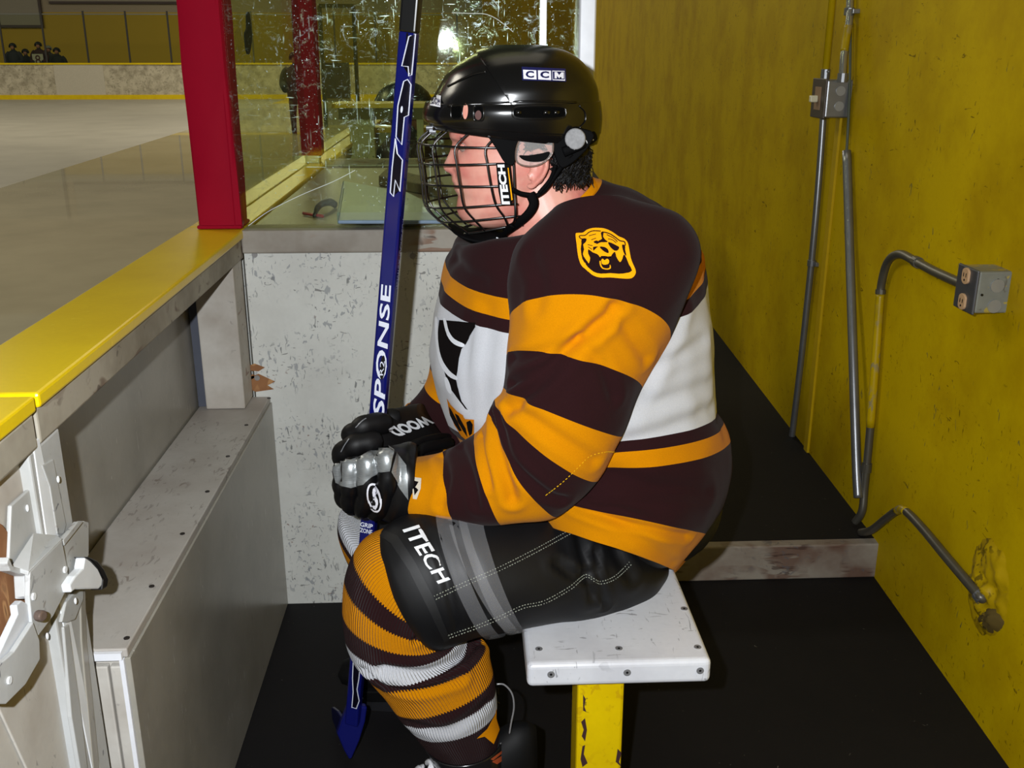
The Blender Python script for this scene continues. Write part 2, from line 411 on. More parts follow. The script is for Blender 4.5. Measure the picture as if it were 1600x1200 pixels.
# raised floor behind the wooden step
struct('trim_2', B((0.25, 2.325, 0), (wallx(2.33)+0.01, 2.36, 0.1)), scuffed('worn_step_wood', (150, 142, 130), marks=[((92, 56, 40), (0.4, 1, 2), (0, 0, 0), 0.5, 9), ((60, 40, 34), (0.5, 1, 3), (0, 0, 0), 0.6, 20), ((90, 88, 92), (1, 1, 1), (0, 0, 0), 0.62, 26)], rough=0.7, dirt=(112, 92, 80)), bevel=0.004)
fl2 = struct('floor_2', B((-0.46, 2.36, 0.02), (1.7, 16.0, 0.1)), M_FL)
def wallseg(name, y0, y1, x0, x1, z0=-0.05, z1=3.6, mat=M_YW, th=0.12):
    bm = prism([Vector((x0, y0, z0)), Vector((x0+th, y0, z0)), Vector((x1+th, y1, z0)), Vector((x1, y1, z0))], Vector((0, 0, z1-z0)))
    return struct(name, bm, mat)
wallseg('wall_right', -1.2, 16.0, wallx(-1.2), wallx(16.0))
struct('wall_end', B((0.28, 15.8, -0.05), (1.7, 15.95, 3.6)), M_YW)
# narrow yellow batten running up the right wall
bt = bmesh.new(); a, b = PW(1262, 702), PW(1326, 0); a.z = 0.1; b.z = 3.4; b.y = 2.985
for p in (a, b): p.x = wallx(p.y)
prism([a+Vector((0, -0.016, 0)), a+Vector((0, 0.016, 0)), b+Vector((0, 0.016, 0)), b+Vector((0, -0.016, 0))], Vector((-0.008, 0, 0)), bt)
struct('trim_3', bt, plain('yellow_batten_paint', (196, 162, 6), rough=0.4))

# cross wall with its board, top trim, end post and glass
cw = struct('wall_back', B((-0.505, YC, -0.02), (0.285, YC+0.05, 0.905)), M_CW)
scr = bmesh.new()
for (px, py) in ((398, 398), (645, 400), (402, 590)):
    c = PY(px, py, YC); disc_cyl(scr, c-Vector((0, 0.001, 0)), (0, 1, 0), 0.0065, 0.004)
split('screw', scr, plain('painted_screw', (150, 148, 146), rough=0.4, metal=0.4), cw)
chips = bmesh.new()
for pts in ([(386, 572), (398, 568), (414, 574), (404, 580), (392, 579)], [(386, 590), (404, 584), (430, 596), (418, 602), (428, 608), (400, 612), (386, 606)], [(388, 588), (396, 584), (398, 590), (390, 594)]):
    prism([PY(x, y, YC) for x, y in pts], Vector((0, -0.0012, 0)), chips)
split('paint_chip', chips, M_RAW, cw)
t1 = struct('trim_1', B((-0.505, YC-0.018, 0.905), (0.285, YC+0.07, 0.957)), M_TR, bevel=0.004)
g = struct('window_1', B((-0.56, YC+0.012, 0.957), (0.243, YC+0.022, 3.0)), M_G1)
bm = B((0.243, YC-0.03, 0.0), (0.280, YC+0.05, 3.0)); struct('trim_4', bm, M_ALU, bevel=0.004)
xm = PY(849, 30, YC).x
obj('glass_joint', B((xm-0.007, YC+0.004, 0.957), (xm+0.007, YC+0.03, 3.0)), M_ALU, g)
sm = bmesh.new()                                                   # a long curved scratch cut in the glass
pts = [PY(x, y, YC+0.0112) for x, y in ((706, 20), (735, 21), (758, 22), (775, 29), (790, 40), (802, 50))]
tube(smoothpath(pts), 0.0009, 5, sm)
pts = [PY(x, y, YC+0.0112) for x, y in ((388, 353), (420, 330), (470, 305), (520, 284), (555, 266))]
tube(smoothpath(pts), 0.0008, 5, sm)
split('scratch', sm, plain('scratch_white', (230, 240, 240), rough=0.3), g)
bk = bmesh.new()                                                   # dark rubber scuff stuck on the board glass

# side boards with the yellow ledge
sb = struct('wall_left', B((-0.64, 1.115, -0.3), (-0.625, 2.30, 0.90)), M_GB)
struct('wall_left_far', B((-0.62, 2.31, -0.3), (-0.52, 12.0, 0.90)), M_CW)
pl_ = struct('trim_5', B((-0.636, 1.118, 0.938), (-0.5, 2.30, 0.957)), M_YL, bevel=0.004)
struct('trim_6', B((-0.628, 1.119, 0.893), (-0.506, 2.255, 0.938)), M_FA, bevel=0.003)
lf = bmesh.new()
box(lf, (-0.634, 2.302, 0.94), (-0.572, 12, 0.957)); box(lf, (-0.567, 2.302, 0.94), (-0.505, 12, 0.957))
struct('trim_7', lf, M_YL, bevel=0.003)
struct('trim_8', B((-0.63, 2.304, 0.90), (-0.51, 12, 0.94)), M_TR)
gg = struct('window_2', B((-0.574, 2.36, 0.957), (-0.565, 3.665, 3.0)), M_G2)
struct('window_3', B((-0.574, 3.79, 0.957), (-0.565, 8.0, 3.0)), M_G2)
mk = [PX(x, y, -0.564) for x, y in sm2([(384, 22), (388, 20), (391, 40), (392, 62), (389, 82), (385, 84), (382, 70), (381, 52), (384, 44)])]
tag(obj('rubber_scuff', prism(mk, Vector((0.003, 0, 0))), plain('puck_black', (16, 18, 26), rough=0.7), gg), None)
# wooden end post on the box
po = empty('wooden_post', (-0.55, 2.2, 0.56), 'worn white wooden post rising from the grey box against the scuffed back wall', 'post')
obj('post_board', B((-0.60, 2.17, 0.561), (-0.512, YC-0.002, 0.892)), M_WW, po, bevel=0.003)
obj('back_board', B((-0.622, 2.19, 0.561), (-0.602, YC-0.002, 0.892)), plain('dark_blue_grey', (70, 74, 86)), po)
# long low box along the boards
bx = empty('bench_box', (-0.55, 1.7, 0), 'long grey plastic-clad box along the boards, below the yellow ledge', 'bench')
obj('carcass', B((-0.618, 1.215, 0.0), (-0.478, YC-0.003, 0.545)), M_WW, bx)
obj('top_sheet', B((-0.622, 1.2, 0.546), (-0.472, YC-0.002, 0.56)), M_GT, bx, bevel=0.002)
obj('front_sheet', B((-0.477, 1.2, 0.002), (-0.469, YC-0.002, 0.5455)), M_GB, bx, bevel=0.001)
e_ = bmesh.new(); box(e_, (-0.618, 1.203, 0.0), (-0.503, 1.214, 0.53)); box(e_, (-0.500, 1.203, 0.0), (-0.479, 1.214, 0.53))
obj('end_board', e_, M_WW, bx, bevel=0.002)
obj('end_edging', B((-0.483, 1.196, 0.0), (-0.477, 1.202, 0.545)), M_WS, bx)
obj('top_edging', B((-0.60, 1.193, 0.546), (-0.478, 1.199, 0.557)), M_WS, bx)
s_ = bmesh.new()
for (px, py) in ((198, 997), (237, 916), (285, 834), (324, 768), (356, 713), (385, 664), (420, 622)):
    disc_cyl(s_, PZ(px, py, 0.5605), (0, 0, 1), 0.0042, 0.0015, 14)
split('screw', s_, plain('dark_screw', (60, 56, 54), rough=0.4, metal=0.5), bx)
# red padded posts
def red_post(y0, y1, x0, x1, zb, lab, feet=False):
    e = empty('padded_post', ((x0+x1)/2, (y0+y1)/2, 0.957), lab, 'post', None)
    bm = bmesh.new(); n = 18
    def sq(z, k, j):
        return [bm.verts.new(((x0+x1)/2+(u*(x1-x0)/2)*k+j*noise.noise(Vector((u*2, v*3, z*4))), (y0+y1)/2+(v*(y1-y0)/2)*k+j*noise.noise(Vector((u*2+7, v*3, z*4))), z)) for u, v in ((-1, -.85), (-.85, -1), (0, -1.03), (.85, -1), (1, -.85), (1.03, 0), (1, .85), (.85, 1), (0, 1.03), (-.85, 1), (-1, .85), (-1.03, 0))]
    R_ = [sq(zb+(3.0-zb)*(i/n), 0.97 if i == 0 else 1, 0.006) for i in range(n+1)]
    for a, b in zip(R_[:-1], R_[1:]):
        for k in range(12): bm.faces.new((a[k], a[(k+1) % 12], b[(k+1) % 12], b[k]))
    bm.faces.new(R_[0][::-1]); bm.faces.new(R_[-1])
    obj('padding', bm, M_RED, e, smooth=True, auto=40)
    sm_ = tube([(x1-0.012, y0-0.001, zb), (x1-0.012, y0-0.001, 3.0)], 0.0012, 5); obj('seam', sm_, M_RED, e)
    if feet: obj('bracket', B((x0+0.012, y0+0.012, 0.958), (x1-0.012, y1-0.012, zb)), M_ALU, e)
    else: obj('skirt', B((x0-0.002, y0-0.003, 0.958), (x1+0.002, y1+0.002, 0.966)), M_RED, e, bevel=0.003)
    return e
p0 = PY(307, 355, 2.25); p1 = PY(374, 355, 2.25)
red_post(2.262, 2.355, p0.x, p1.x, 0.958, 'near red padded square post standing on the yellow ledge', False)
p0 = PY(471, 252, 3.69); p1 = PY(503, 252, 3.69)
red_post(3.69, 3.78, p0.x, p1.x, 0.985, 'farther red padded post behind the scratched glass on a metal foot', True)

# ------------------------------------------------------------------ gate with its latch, nearest at the left
XG = -0.505
gt = empty('gate', (-0.55, 1.0, 0), 'near white wooden gate end with raw plywood patch and steel latch', 'gate')
obj('gate_board', B((-0.60, 0.30, 0.02), (XG-0.02, 1.085, 0.892)), M_WW, gt, bevel=0.003)
obj('gate_ledge', B((-0.636, 0.30, 0.938), (-0.5, 1.108, 0.957)), M_YL, gt, bevel=0.003)
obj('gate_ledge_side', B((-0.628, 0.30, 0.893), (-0.504, 1.107, 0.937)), M_FA, gt, bevel=0.004)
def gp(name, pts, X, th, mat, bevel=0.0015, par=gt):
    return obj(name, prism([PX(x, y, X) for x, y in pts], Vector((-th, 0, 0))), mat, par, bevel=bevel)
gp('raw_wood_patch', [(-30, 800), (5, 820), (34, 860), (52, 890), (50, 960), (36, 1000), (10, 1040), (-30, 1060)], XG-0.012, 0.006, M_RAW)
gp('stile_face', [(-20, 742), (50, 690), (88, 835), (100, 960), (98, 1000), (120, 1110), (146, 1240), (60, 1240), (0, 1110), (-20, 1060)], XG-0.016, 0.003, M_WW)
gp('plate', [(18, 790), (55, 757), (68, 850), (95, 960), (60, 1010), (48, 900), (14, 880)], XG-0.009, 0.005, M_LP)
# gate jamb: steel angle and boards between gate and box
jb = empty('gate_jamb', (-0.53, 1.13, 0), 'painted steel and wood jamb between the gate and the grey box', 'jamb')
obj('jamb_board', B((-0.60, 1.088, 0.0), (-0.508, 1.178, 0.892)), M_LP, jb, bevel=0.003)
gp('angle_strip', [(51, 690), (62, 684), (92, 832), (98, 900), (130, 1060), (165, 1240), (152, 1240), (112, 1040), (84, 900), (72, 833)], XG-0.002, 0.008, plain('bright_white_paint', (228, 232, 236), rough=0.35), par=jb)
gp('strike_plate', [(66, 727), (84, 717), (104, 820), (100, 835), (90, 835), (78, 760)], XG-0.001, 0.003, M_LP, par=jb)
gp('edge_board', [(124, 860), (132, 858), (136, 1000), (160, 1240), (150, 1240), (128, 1000)], XG-0.001, 0.004, M_GB, par=jb)
gp('lower_plate', [(104, 940), (130, 910), (131, 936), (118, 968), (106, 973), (97, 972)], XG+0.001, 0.005, M_LP, par=jb)
gp('edge_strip', [(100, 980), (108, 975), (128, 1120), (142, 1240), (132, 1240), (112, 1120)], XG+0.0, 0.006, M_LP, par=jb)
bl = bmesh.new()
for (px, py, X) in ((43, 794, XG-0.008), (91, 749, XG+0.005), (118, 939, XG+0.007), (74, 994, XG-0.006)): sphere(bl, PX(px, py, X), (0.0016, 0.003, 0.0045), 10, 8)
split('rivet', bl, plain('bright_white_paint', (228, 232, 236)), jb)
la = empty('gate_latch', (-0.49, 1.05, 0.7), 'chipped grey steel gate latch with bolt head and white rounded thumb knob', 'latch')
la.parent = None
def lp(name, pts, X, th, mat=M_LP, bevel=0.0012): return obj(name, prism([PX(x, y, X) for x, y in pts], Vector((-th, 0, 0))), mat, la, bevel=bevel)
fl_ = bmesh.new()                                                   # sloping top flange of the latch housing
A_ = [PX(18, 884, XG-0.004), PX(45, 893, XG+0.016), PX(97, 841, XG+0.016), PX(88, 836, XG+0.0), PX(52, 832, XG-0.006)]
prism(A_, Vector((-0.001, -0.001, -0.005)), fl_); obj('top_flange', fl_, M_LP, la, bevel=0.001)
lp('housing', [(47, 893), (97, 843), (104, 880), (109, 912), (84, 962), (60, 994), (50, 972), (46, 930)], XG+0.016, 0.006)
lp('housing_side', [(14, 870), (20, 884), (47, 893), (46, 932), (40, 936), (38, 900), (16, 892), (11, 880)], XG+0.006, 0.012)
lp('lever', [(0, 1038), (22, 1018), (52, 972), (62, 1000), (63, 1030), (40, 1070), (10, 1100), (-4, 1100), (-14, 1060)], XG+0.020, 0.006)
lp('lever_flange', [(-14, 1050), (28, 960), (26, 946), (34, 938), (44, 944), (54, 968), (22, 1016), (0, 1040)], XG+0.013, 0.008, plain('bright_grey_paint', (200, 204, 210), rough=0.4))
lp('slide_bar', [(98, 846), (132, 814), (139, 816), (139, 868), (112, 910), (106, 905)], XG+0.010, 0.010)
lp('slide_rib', [(99, 844), (122, 815), (131, 815), (101, 853)], XG+0.014, 0.006)
lp('thumb_knob', [(109, 914), (118, 900), (130, 888), (133, 871), (142, 872), (154, 884), (163, 903), (162, 912), (155, 920), (118, 921), (112, 926)], XG+0.026, 0.012, plain('bright_white_paint', (228, 232, 236)), 0.002)
lp('knob_rim', [(133, 870), (140, 870), (153, 876), (163, 889), (170, 905), (168, 917), (160, 922), (162, 905), (155, 890), (144, 878)], XG+0.028, 0.016, M_BK, 0.003)
bb = bmesh.new(); disc_cyl(bb, PX(63, 962, XG+0.026), (1, -0.35, 0.1), 0.0062, 0.010, 20); obj('bolt', bb, plain('brown_bolt', (110, 94, 86), rough=0.35, metal=0.5), la, bevel=0.002)
bb = bmesh.new()
for (px, py, X) in ((53, 932, XG+0.017), (15, 1063, XG+0.021), (102, 890, XG+0.017)): disc_cyl(bb, PX(px, py, X), (1, 0, 0), 0.0042, 0.002, 12)
split('screw_head', bb, plain('bright_white_paint', (228, 232, 236)), la)

# ------------------------------------------------------------------ bench
bn = empty('bench', (0.22, 1.8, 0), 'white plastic plank bench on a yellow square post under the seated player', 'bench')
pk = obj('seat_plank', B((0.082, 1.30, 0.408), (0.366, 2.22, 0.45)), scuffed('scratched_bench_plastic', (218, 220, 226), marks=[((120, 120, 126), (0.7, 3.0, 1), (0, 0, 0.4), 0.66, 30), ((110, 112, 118), (3.0, 0.6, 1), (0, 0, 0.2), 0.67, 30)], rough=0.35, dirt=(196, 197, 204), bump=0.03, spec=0.5), bn, bevel=0.009, seg=4)
s_ = bmesh.new()
for (px, py) in ((842, 1014), (967, 1013), (1090, 1011), (1069, 951), (1047, 888)): c = PZ(px, py, 0.4503); disc_cyl(s_, c, (0, 0, 1), 0.0058, 0.0012, 18)
for (px, py) in ((861, 1054), (980, 1051), (1094, 1048)): c = PY(px, py, 1.2995); disc_cyl(s_, c, (0, 1, 0), 0.0058, 0.0012, 18)
split('screw', s_, plain('bench_screw', (150, 150, 152), rough=0.3, metal=0.5), bn)
s_ = bmesh.new()
for (px, py) in ((842, 1014), (967, 1013), (1090, 1011), (1069, 951)): disc_cyl(s_, PZ(px, py, 0.451), (0, 0, 1), 0.002, 0.001, 6)
for (px, py) in ((861, 1054), (980, 1051), (1094, 1048)): disc_cyl(s_, PY(px, py, 1.2985), (0, 1, 0), 0.002, 0.001, 6)
split('screw_socket', s_, M_BK, bn)
M_YP = scuffed('chipped_yellow_paint', (222, 190, 0), marks=[((50, 30, 30), (1, 1, 1), (0, 0, 0), 0.71, 40), ((190, 150, 10), (1, 1, 1), (0, 0, 0), 0.6, 30)], rough=0.35, dirt=(206, 172, 0))
for y0 in (1.325, 2.05):
    obj('leg', B((0.163, y0, 0.0), (0.237, y0+0.075, 0.408)), M_YP, bn, bevel=0.005)
chp = bmesh.new()
for pts in ([(911, 1085), (915, 1092), (913, 1104), (916, 1112), (911, 1110)], [(908, 1128), (914, 1122), (917, 1140), (914, 1158), (909, 1150), (912, 1140)], [(910, 1166), (914, 1164), (912, 1178), (918, 1192), (910, 1198), (907, 1186)], [(965, 1170), (971, 1176), (967, 1190), (971, 1198), (962, 1190)]):
    prism([PY(x, y, 1.325) for x, y in pts], Vector((0, -0.0008, 0)), chp)
split('paint_chip', chp, plain('chip_brown', (58, 34, 34), rough=0.6), bn)

# ------------------------------------------------------------------ electrical boxes and conduits on the right wall
def wpath(pts, d): return [PW(x, y, d) for x, y in pts]
def knock(bm, c, ax, r): disc_cyl(bm, c, ax, r, 0.002, 20)
def conduit(name, pts, d, r, mat, lab, m=6, clamps=(), straight=False):
    e = empty(name, PW(*pts[0], d), lab, 'pipe', None)
    P_ = wpath(pts, d); obj('pipe', tube(P_ if straight else smoothpath(P_, m), r, 12), mat, e, smooth=True)
    for (px, py) in clamps:
        bm = bmesh.new(); c = PW(px, py, d); tube([c-Vector((0, 0, .008)), c+Vector((0, 0, .008))], r*1.22, 12, bm)
        box(bm, (c.x-0.001, c.y-r*2.6, c.z-0.006), (wallx(c.y)+0.0, c.y+r*2.6, c.z+0.006)); obj('clamp', bm, M_ST, e, bevel=0.001)
    return e
M_YC = scuffed('yellow_painted_conduit', (190, 160, 4), marks=[((120, 120, 116), (1, 1, 0.5), (0, 0, 0), 0.56, 26)], rough=0.35)
M_YC2 = plain('yellow_conduit_paint', (200, 168, 6), rough=0.35)
# switch box
sw = empty('switch_box', PW(1305, 155), 'grey metal switch box with cream toggle high on the yellow wall', 'switch')
bw = 0.052; yb0, yb1, zb0, zb1 = PW(1328, 185).y, PW(1288, 130).y-0.05, 1.158, 1.262; xb = wallx(3)
yb0 = 2.905; yb1 = 3.012; x_f = xb-0.075
obj('box_body', B((x_f, yb0, zb0), (xb+0.004, yb1, zb1)), M_ST, sw, bevel=0.004)
obj('cover_plate', B((x_f-0.006, yb0-0.003, zb0-0.003), (x_f, yb1+0.003, zb1+0.003)), plain('dark_cover', (86, 78, 74), rough=0.5, metal=0.4), sw, bevel=0.002)
k_ = bmesh.new()
for dz in (-0.02, 0.022): knock(k_, Vector((xb-0.036, yb0-0.001, (zb0+zb1)/2+dz)), (0, 1, 0), 0.0135)
split('knockout', k_, plain('knockout_steel', (170, 174, 180), rough=0.3, metal=0.6), sw)
obj('label_plate', B((x_f-0.008, yb0+0.03, zb0+0.02), (x_f-0.006, yb1-0.03, zb1-0.02)), plain('tan_plate', (150, 120, 96)), sw)
obj('toggle', B((x_f-0.030, yb0+0.045, (zb0+zb1)/2-0.011), (x_f-0.008, yb1-0.045, (zb0+zb1)/2+0.008)), plain('cream_plastic', (222, 216, 186), rough=0.4), sw, bevel=0.003)
cA = empty('conduit', PW(1288, 120, 0.03), 'yellow painted straight conduit entering the switch box from above', 'pipe')
yA = 3.02
obj('pipe', tube([(wallx(yA)-0.045, yA, 1.275), (wallx(yA)-0.045, yA, 3.4)], 0.0105, 12), M_YC2, cA, smooth=True)
bm = bmesh.new(); tube([(wallx(yA)-0.045, yA, 1.262), (wallx(yA)-0.045, yA, 1.29)], 0.0135, 12, bm); tube([(wallx(yA)-0.045, yA-0.014, 1.283), (wallx(yA)-0.045, yA-0.03, 1.283)], 0.003, 8, bm); obj('connector', bm, M_ST, cA, bevel=0.001)
def offwall(pts, cl=()): return [PW(x, y, d) for x, y, d in pts]
cB = empty('conduit', PW(1315, 100, 0.03), 'shiny crooked conduit with flaking yellow paint bending down into the switch box', 'pipe')
pB = [PW(1330, -60, 0.02), PW(1328, 0, 0.02), PW(1327, 32, 0.022), PW(1322, 62, 0.028), PW(1318, 92, 0.034), PW(1316, 126, 0.036)]
pBs = smoothpath(pB, 8)
obj('pipe', tube(pBs, 0.0105, 12), plain('bright_conduit', (190, 190, 186), rough=0.2, metal=0.8), cB, smooth=True)
obj('paint_sleeve', tube(pBs[18:30], 0.0112, 12), M_YC, cB, smooth=True)
bm = bmesh.new(); c = PW(1327, 18, 0.02); tube([c-Vector((0, 0, .01)), c+Vector((0, 0, .01))], 0.0145, 12, bm); box(bm, (c.x, c.y-0.03, c.z-0.006), (wallx(c.y), c.y+0.03, c.z+0.006))
obj('clamp', bm, M_ST, cB, bevel=0.001); obj('connector', tube([pB[-1]+Vector((0, 0, -.004)), pB[-1]+Vector((0, 0, .02))], 0.0145, 12), M_ST, cB)
P1 = wpath([(1287, 166), (1286, 190), (1278, 300), (1268, 410), (1252, 560), (1236, 694)], 0.014)
cC = empty('conduit', P1[-1], 'long grey conduit dropping from the left of the switch box to the raised floor', 'pipe')
obj('pipe', tube(smoothpath(P1), 0.0105, 12), M_ST, cC, smooth=True)
for (px, py) in ((1286, 168), (1268, 411)):
    bm = bmesh.new(); c = PW(px, py, 0.014); tube([c-Vector((0, 0, .01)), c+Vector((0, 0, .01))], 0.0135, 12, bm); box(bm, (c.x+0.004, c.y-0.03, c.z-0.006), (wallx(c.y), c.y+0.022, c.z+0.006)); obj('clamp', bm, M_ST, cC, bevel=0.001)
P2 = wpath([(1329, 35), (1328, 120), (1326, 180), (1323, 236), (1322, 250)], 0.008)
tag(obj('cable', tube(smoothpath(P2), 0.0042, 8), plain('green_grey_cable', (82, 88, 72)), smooth=True), 'thin green-grey cable running down behind the switch box into a steel tube', 'cable')
P3 = [PW(1323, 236, 0.016), PW(1328, 400, 0.02), PW(1333, 560, 0.03), PW(1338, 720, 0.034), PW(1341, 778, 0.034)]
cD = empty('conduit', P3[-1], 'shiny grey steel tube standing between the batten and the hooked conduit', 'pipe')
obj('pipe', tube(smoothpath(P3), [0.0125]*25, 12), M_ST, cD, smooth=True)
bm = bmesh.new(); c = PW(1324, 294, 0.012); box(bm, (c.x, c.y-0.004, c.z-0.004), (wallx(c.y), c.y+0.024, c.z+0.004)); obj('clamp', bm, M_ST, cD)
P4 = [PW(1336, 816, 0.03), PW(1347, 798, 0.02), PW(1351, 760, 0.016), PW(1358, 690, 0.014), PW(1366, 590, 0.014), PW(1374, 480, 0.014), PW(1378, 440, 0.014), PW(1388, 408, 0.016), PW(1406, 397, 0.02), PW(1430, 408, 0.03), PW(1460, 424, 0.038), PW(1504, 444, 0.04)]
P4s = smoothpath(P4, 8)
cE = empty('conduit', P4[0], 'hooked grey conduit with yellow paint flakes curving up into the outlet box', 'pipe')
obj('pipe', tube(P4s, 0.0105, 12), M_STD, cE, smooth=True)
obj('paint_sleeve', tube(P4s[26:44], 0.0111, 12), M_YC, cE, smooth=True)
bm = bmesh.new()
for i in (19, 43, 72): tube([P4s[i], P4s[i+1]+(P4s[i+1]-P4s[i])*0.6], 0.0132, 12, bm)
split('clamp', bm, M_STD, cE)
P5 = [PW(1345, 832, 0.03), PW(1362, 828, 0.022), PW(1385, 810, 0.016), PW(1402, 798, 0.016), PW(1414, 798, 0.018), PW(1440, 824, 0.02), PW(1480, 872, 0.022), PW(1526, 926, 0.02), PW(1536, 936, 0.012)]
cF = empty('conduit', P5[0], 'low bent conduit with yellow flaking paint ending in the damaged patch of yellow wall', 'pipe')
P5s = smoothpath(P5, 8); obj('pipe', tube(P5s, 0.0105, 12), M_STD, cF, smooth=True)
obj('paint_sleeve', tube(P5s[24:34], 0.0109, 12), M_YC, cF, smooth=True)
obj('end_fitting', tube([P5[-2], P5[-1]], [0.0135, 0.016], 12), M_ST, cF)
# outlet box
ob = empty('outlet_box', PW(1530, 455), 'grey outlet box with two tan sockets on the yellow wall', 'outlet')
ox = wallx(1.98); y0, y1, z0, z1 = 1.915, 1.985, 0.815, 0.918; xf = ox-0.072
y0 = PW(1556, 455).y+0.0; c0 = PX(1530, 425, ox-0.07)
y0, y1 = c0.y, c0.y+0.075
z0, z1 = PX(1530, 495, ox-0.07).z, c0.z
obj('box_body', B((xf+0.004, y0, z0), (ox+0.004, y1, z1)), scuffed('paint_flecked_box', (150, 152, 142), marks=[((186, 160, 20), (1, 1, 1), (0, 0, 0), 0.6, 24), ((90, 84, 76), (1, 1, 1), (0, 0, 0), 0.64, 30)], rough=0.4), ob, bevel=0.004)
obj('cover_plate', B((xf-0.002, y0-0.003, z0-0.003), (xf+0.004, y1+0.003, z1+0.003)), plain('grey_cover', (92, 92, 96), rough=0.4, metal=0.5), ob, bevel=0.003)
for dz in (-0.026, 0.026):
    so = bmesh.new(); disc_cyl(so, Vector((xf-0.003, (y0+y1)/2, (z0+z1)/2+dz)), (1, 0, 0), 0.0165, 0.006, 24)
    for v in so.verts: v.co.y = (y0+y1)/2+max(-0.0135, min(0.0135, v.co.y-(y0+y1)/2))
    so_ = obj('socket', so, plain('tan_socket', (196, 158, 120), rough=0.4), ob, bevel=0.001)
    sl = bmesh.new(); zc = (z0+z1)/2+dz
    for dy in (-0.005, 0.005): box(sl, (xf-0.0068, (y0+y1)/2+dy-0.0008, zc-0.002), (xf-0.006, (y0+y1)/2+dy+0.0008, zc+0.006))
    disc_cyl(sl, Vector((xf-0.0064, (y0+y1)/2, zc-0.008)), (1, 0, 0), 0.0022, 0.001, 10)
    split('slot', sl, M_BK, so_)
k_ = bmesh.new()
for dz in (-0.027, 0.014): knock(k_, Vector((ox-0.03, y0-0.0012, (z0+z1)/2+dz)), (0, 1, 0), 0.0135)
split('knockout', k_, plain('knockout_steel', (170, 174, 180)), ob)
k_ = bmesh.new(); knock(k_, Vector((ox-0.03, y0-0.001, z1-0.016)), (0, 1, 0), 0.0025); knock(k_, Vector((ox-0.058, y0-0.001, (z0+z1)/2-0.004)), (0, 1, 0), 0.0025); split('screw_hole', k_, M_BK, ob)
# damaged patch: crumpled swelling of plaster and paint
bm = bmesh.new(); nn_ = 26; gr = []
for i in range(nn_+1):
    row = []
    for j in range(nn_+1):
        px = 1512+(1578-1512)*i/nn_; py = 838+(1000-838)*j/nn_
        u, v = i/nn_*2-1, j/nn_*2-1; r2 = u*u+v*v; fall = max(0, 1-r2)**0.7
        p = PW(px, py); n1 = noise.noise(p*34)+0.6*noise.noise(p*80)
        p.x += -fall*(0.014+0.016*n1)+0.002-0.0; row.append(bm.verts.new(p))
    gr.append(row)
for i in range(nn_):
    for j in range(nn_): bm.faces.new((gr[i][j], gr[i][j+1], gr[i+1][j+1], gr[i+1][j]))
wr = bpy.data.objects['wall_right']
obj('crumpled_patch', bm, scuffed('crumpled_yellow', (184, 152, 8), marks=[((40, 30, 14), (1, 1, 1), (0, 0, 0), 0.56, 40)], rough=0.35), wr, smooth=True)
bm = bmesh.new(); gr = [[None]*13 for _ in range(13)]
for i in range(13):
    for j in range(13):
        px = 1530+(1572-1530)*i/12; py = 942+(992-942)*j/12; u, v = i/6-1, j/6-1; fall = max(0, 1-u*u-v*v)
        p = PW(px, py); p.x += -fall*(0.022+0.012*noise.noise(p*120))+0.004; gr[i][j] = bm.verts.new(p)
for i in range(12):
    for j in range(12): bm.faces.new((gr[i][j], gr[i][j+1], gr[i+1][j+1], gr[i+1][j]))
obj('broken_plaster', bm, scuffed('broken_plaster', (96, 78, 30), marks=[((24, 18, 12), (1, 1, 1), (0, 0, 0), 0.52, 50), ((190, 160, 20), (1, 1, 1), (0, 0, 0), 0.62, 36)], rough=0.8), wr, smooth=True)

# ------------------------------------------------------------------ scorer's desk beyond the glass
dk = empty('scorer_desk', (-0.1, 3.0, 0.9), 'grey-green scorer desk behind the scratched glass', 'desk')
obj('desk_top', B((-0.500, YC+0.075, 0.925), (0.24, 3.66, 0.95)), scuffed('desk_laminate', (128, 122, 108), marks=[((150, 60, 60), (2, 1, 1), (0, 0, 0.4), 0.72, 10), ((70, 66, 60), (1, 1, 1), (0, 0, 0), 0.7, 12)], rough=0.4, dirt=(112, 104, 90)), dk, bevel=0.003)
obj('desk_panel', B((-0.49, 2.6, 0.1), (0.2, 2.64, 0.925)), M_CW, dk)
# blue-grey clipboard case
def zslab(pts, z, h): return prism([PZ(x, y, z) for x, y in pts], Vector((0, 0, h)))
dbx = empty('document_case', PZ(620, 330, 0.951), 'pale blue-grey document case lying angled on the scorer desk', 'case')
obj('case_body', zslab([(527, 352), (536, 298), (640, 318), (700, 352)], 0.951, 0.03), plain('blue_grey_plastic', (126, 148, 172), rough=0.35), dbx, bevel=0.005)
obj('case_lid', zslab([(528, 350), (537, 297), (638, 317), (694, 350)], 0.983, 0.008), plain('blue_grey_plastic', (126, 148, 172)), dbx, bevel=0.003)
tag(obj('wood_block', zslab([(592, 290), (606, 276), (690, 298), (700, 312)], 0.951, 0.03), plain('dull_wood', (92, 80, 56)), bevel=0.003), 'dull brown block behind the blue-grey case on the scorer desk', 'block')
hk = smoothpath([PZ(492, 338, 0.953), PZ(495, 326, 0.965), PZ(504, 318, 0.972), PZ(516, 316, 0.970), PZ(524, 320, 0.958)], 6)
tag(obj('black_strap', tube(hk, 0.006, 8, flat=1.6), M_BK, smooth=True), 'curled black strap lying on the scorer desk', 'strap')
tag(obj('red_marker', tube([PZ(474, 333, 0.955), PZ(505, 338, 0.955)], 0.004, 8), plain('red_plastic', (150, 20, 50), rough=0.4), smooth=True), 'small red marker pen beside the curled black strap', 'pen')
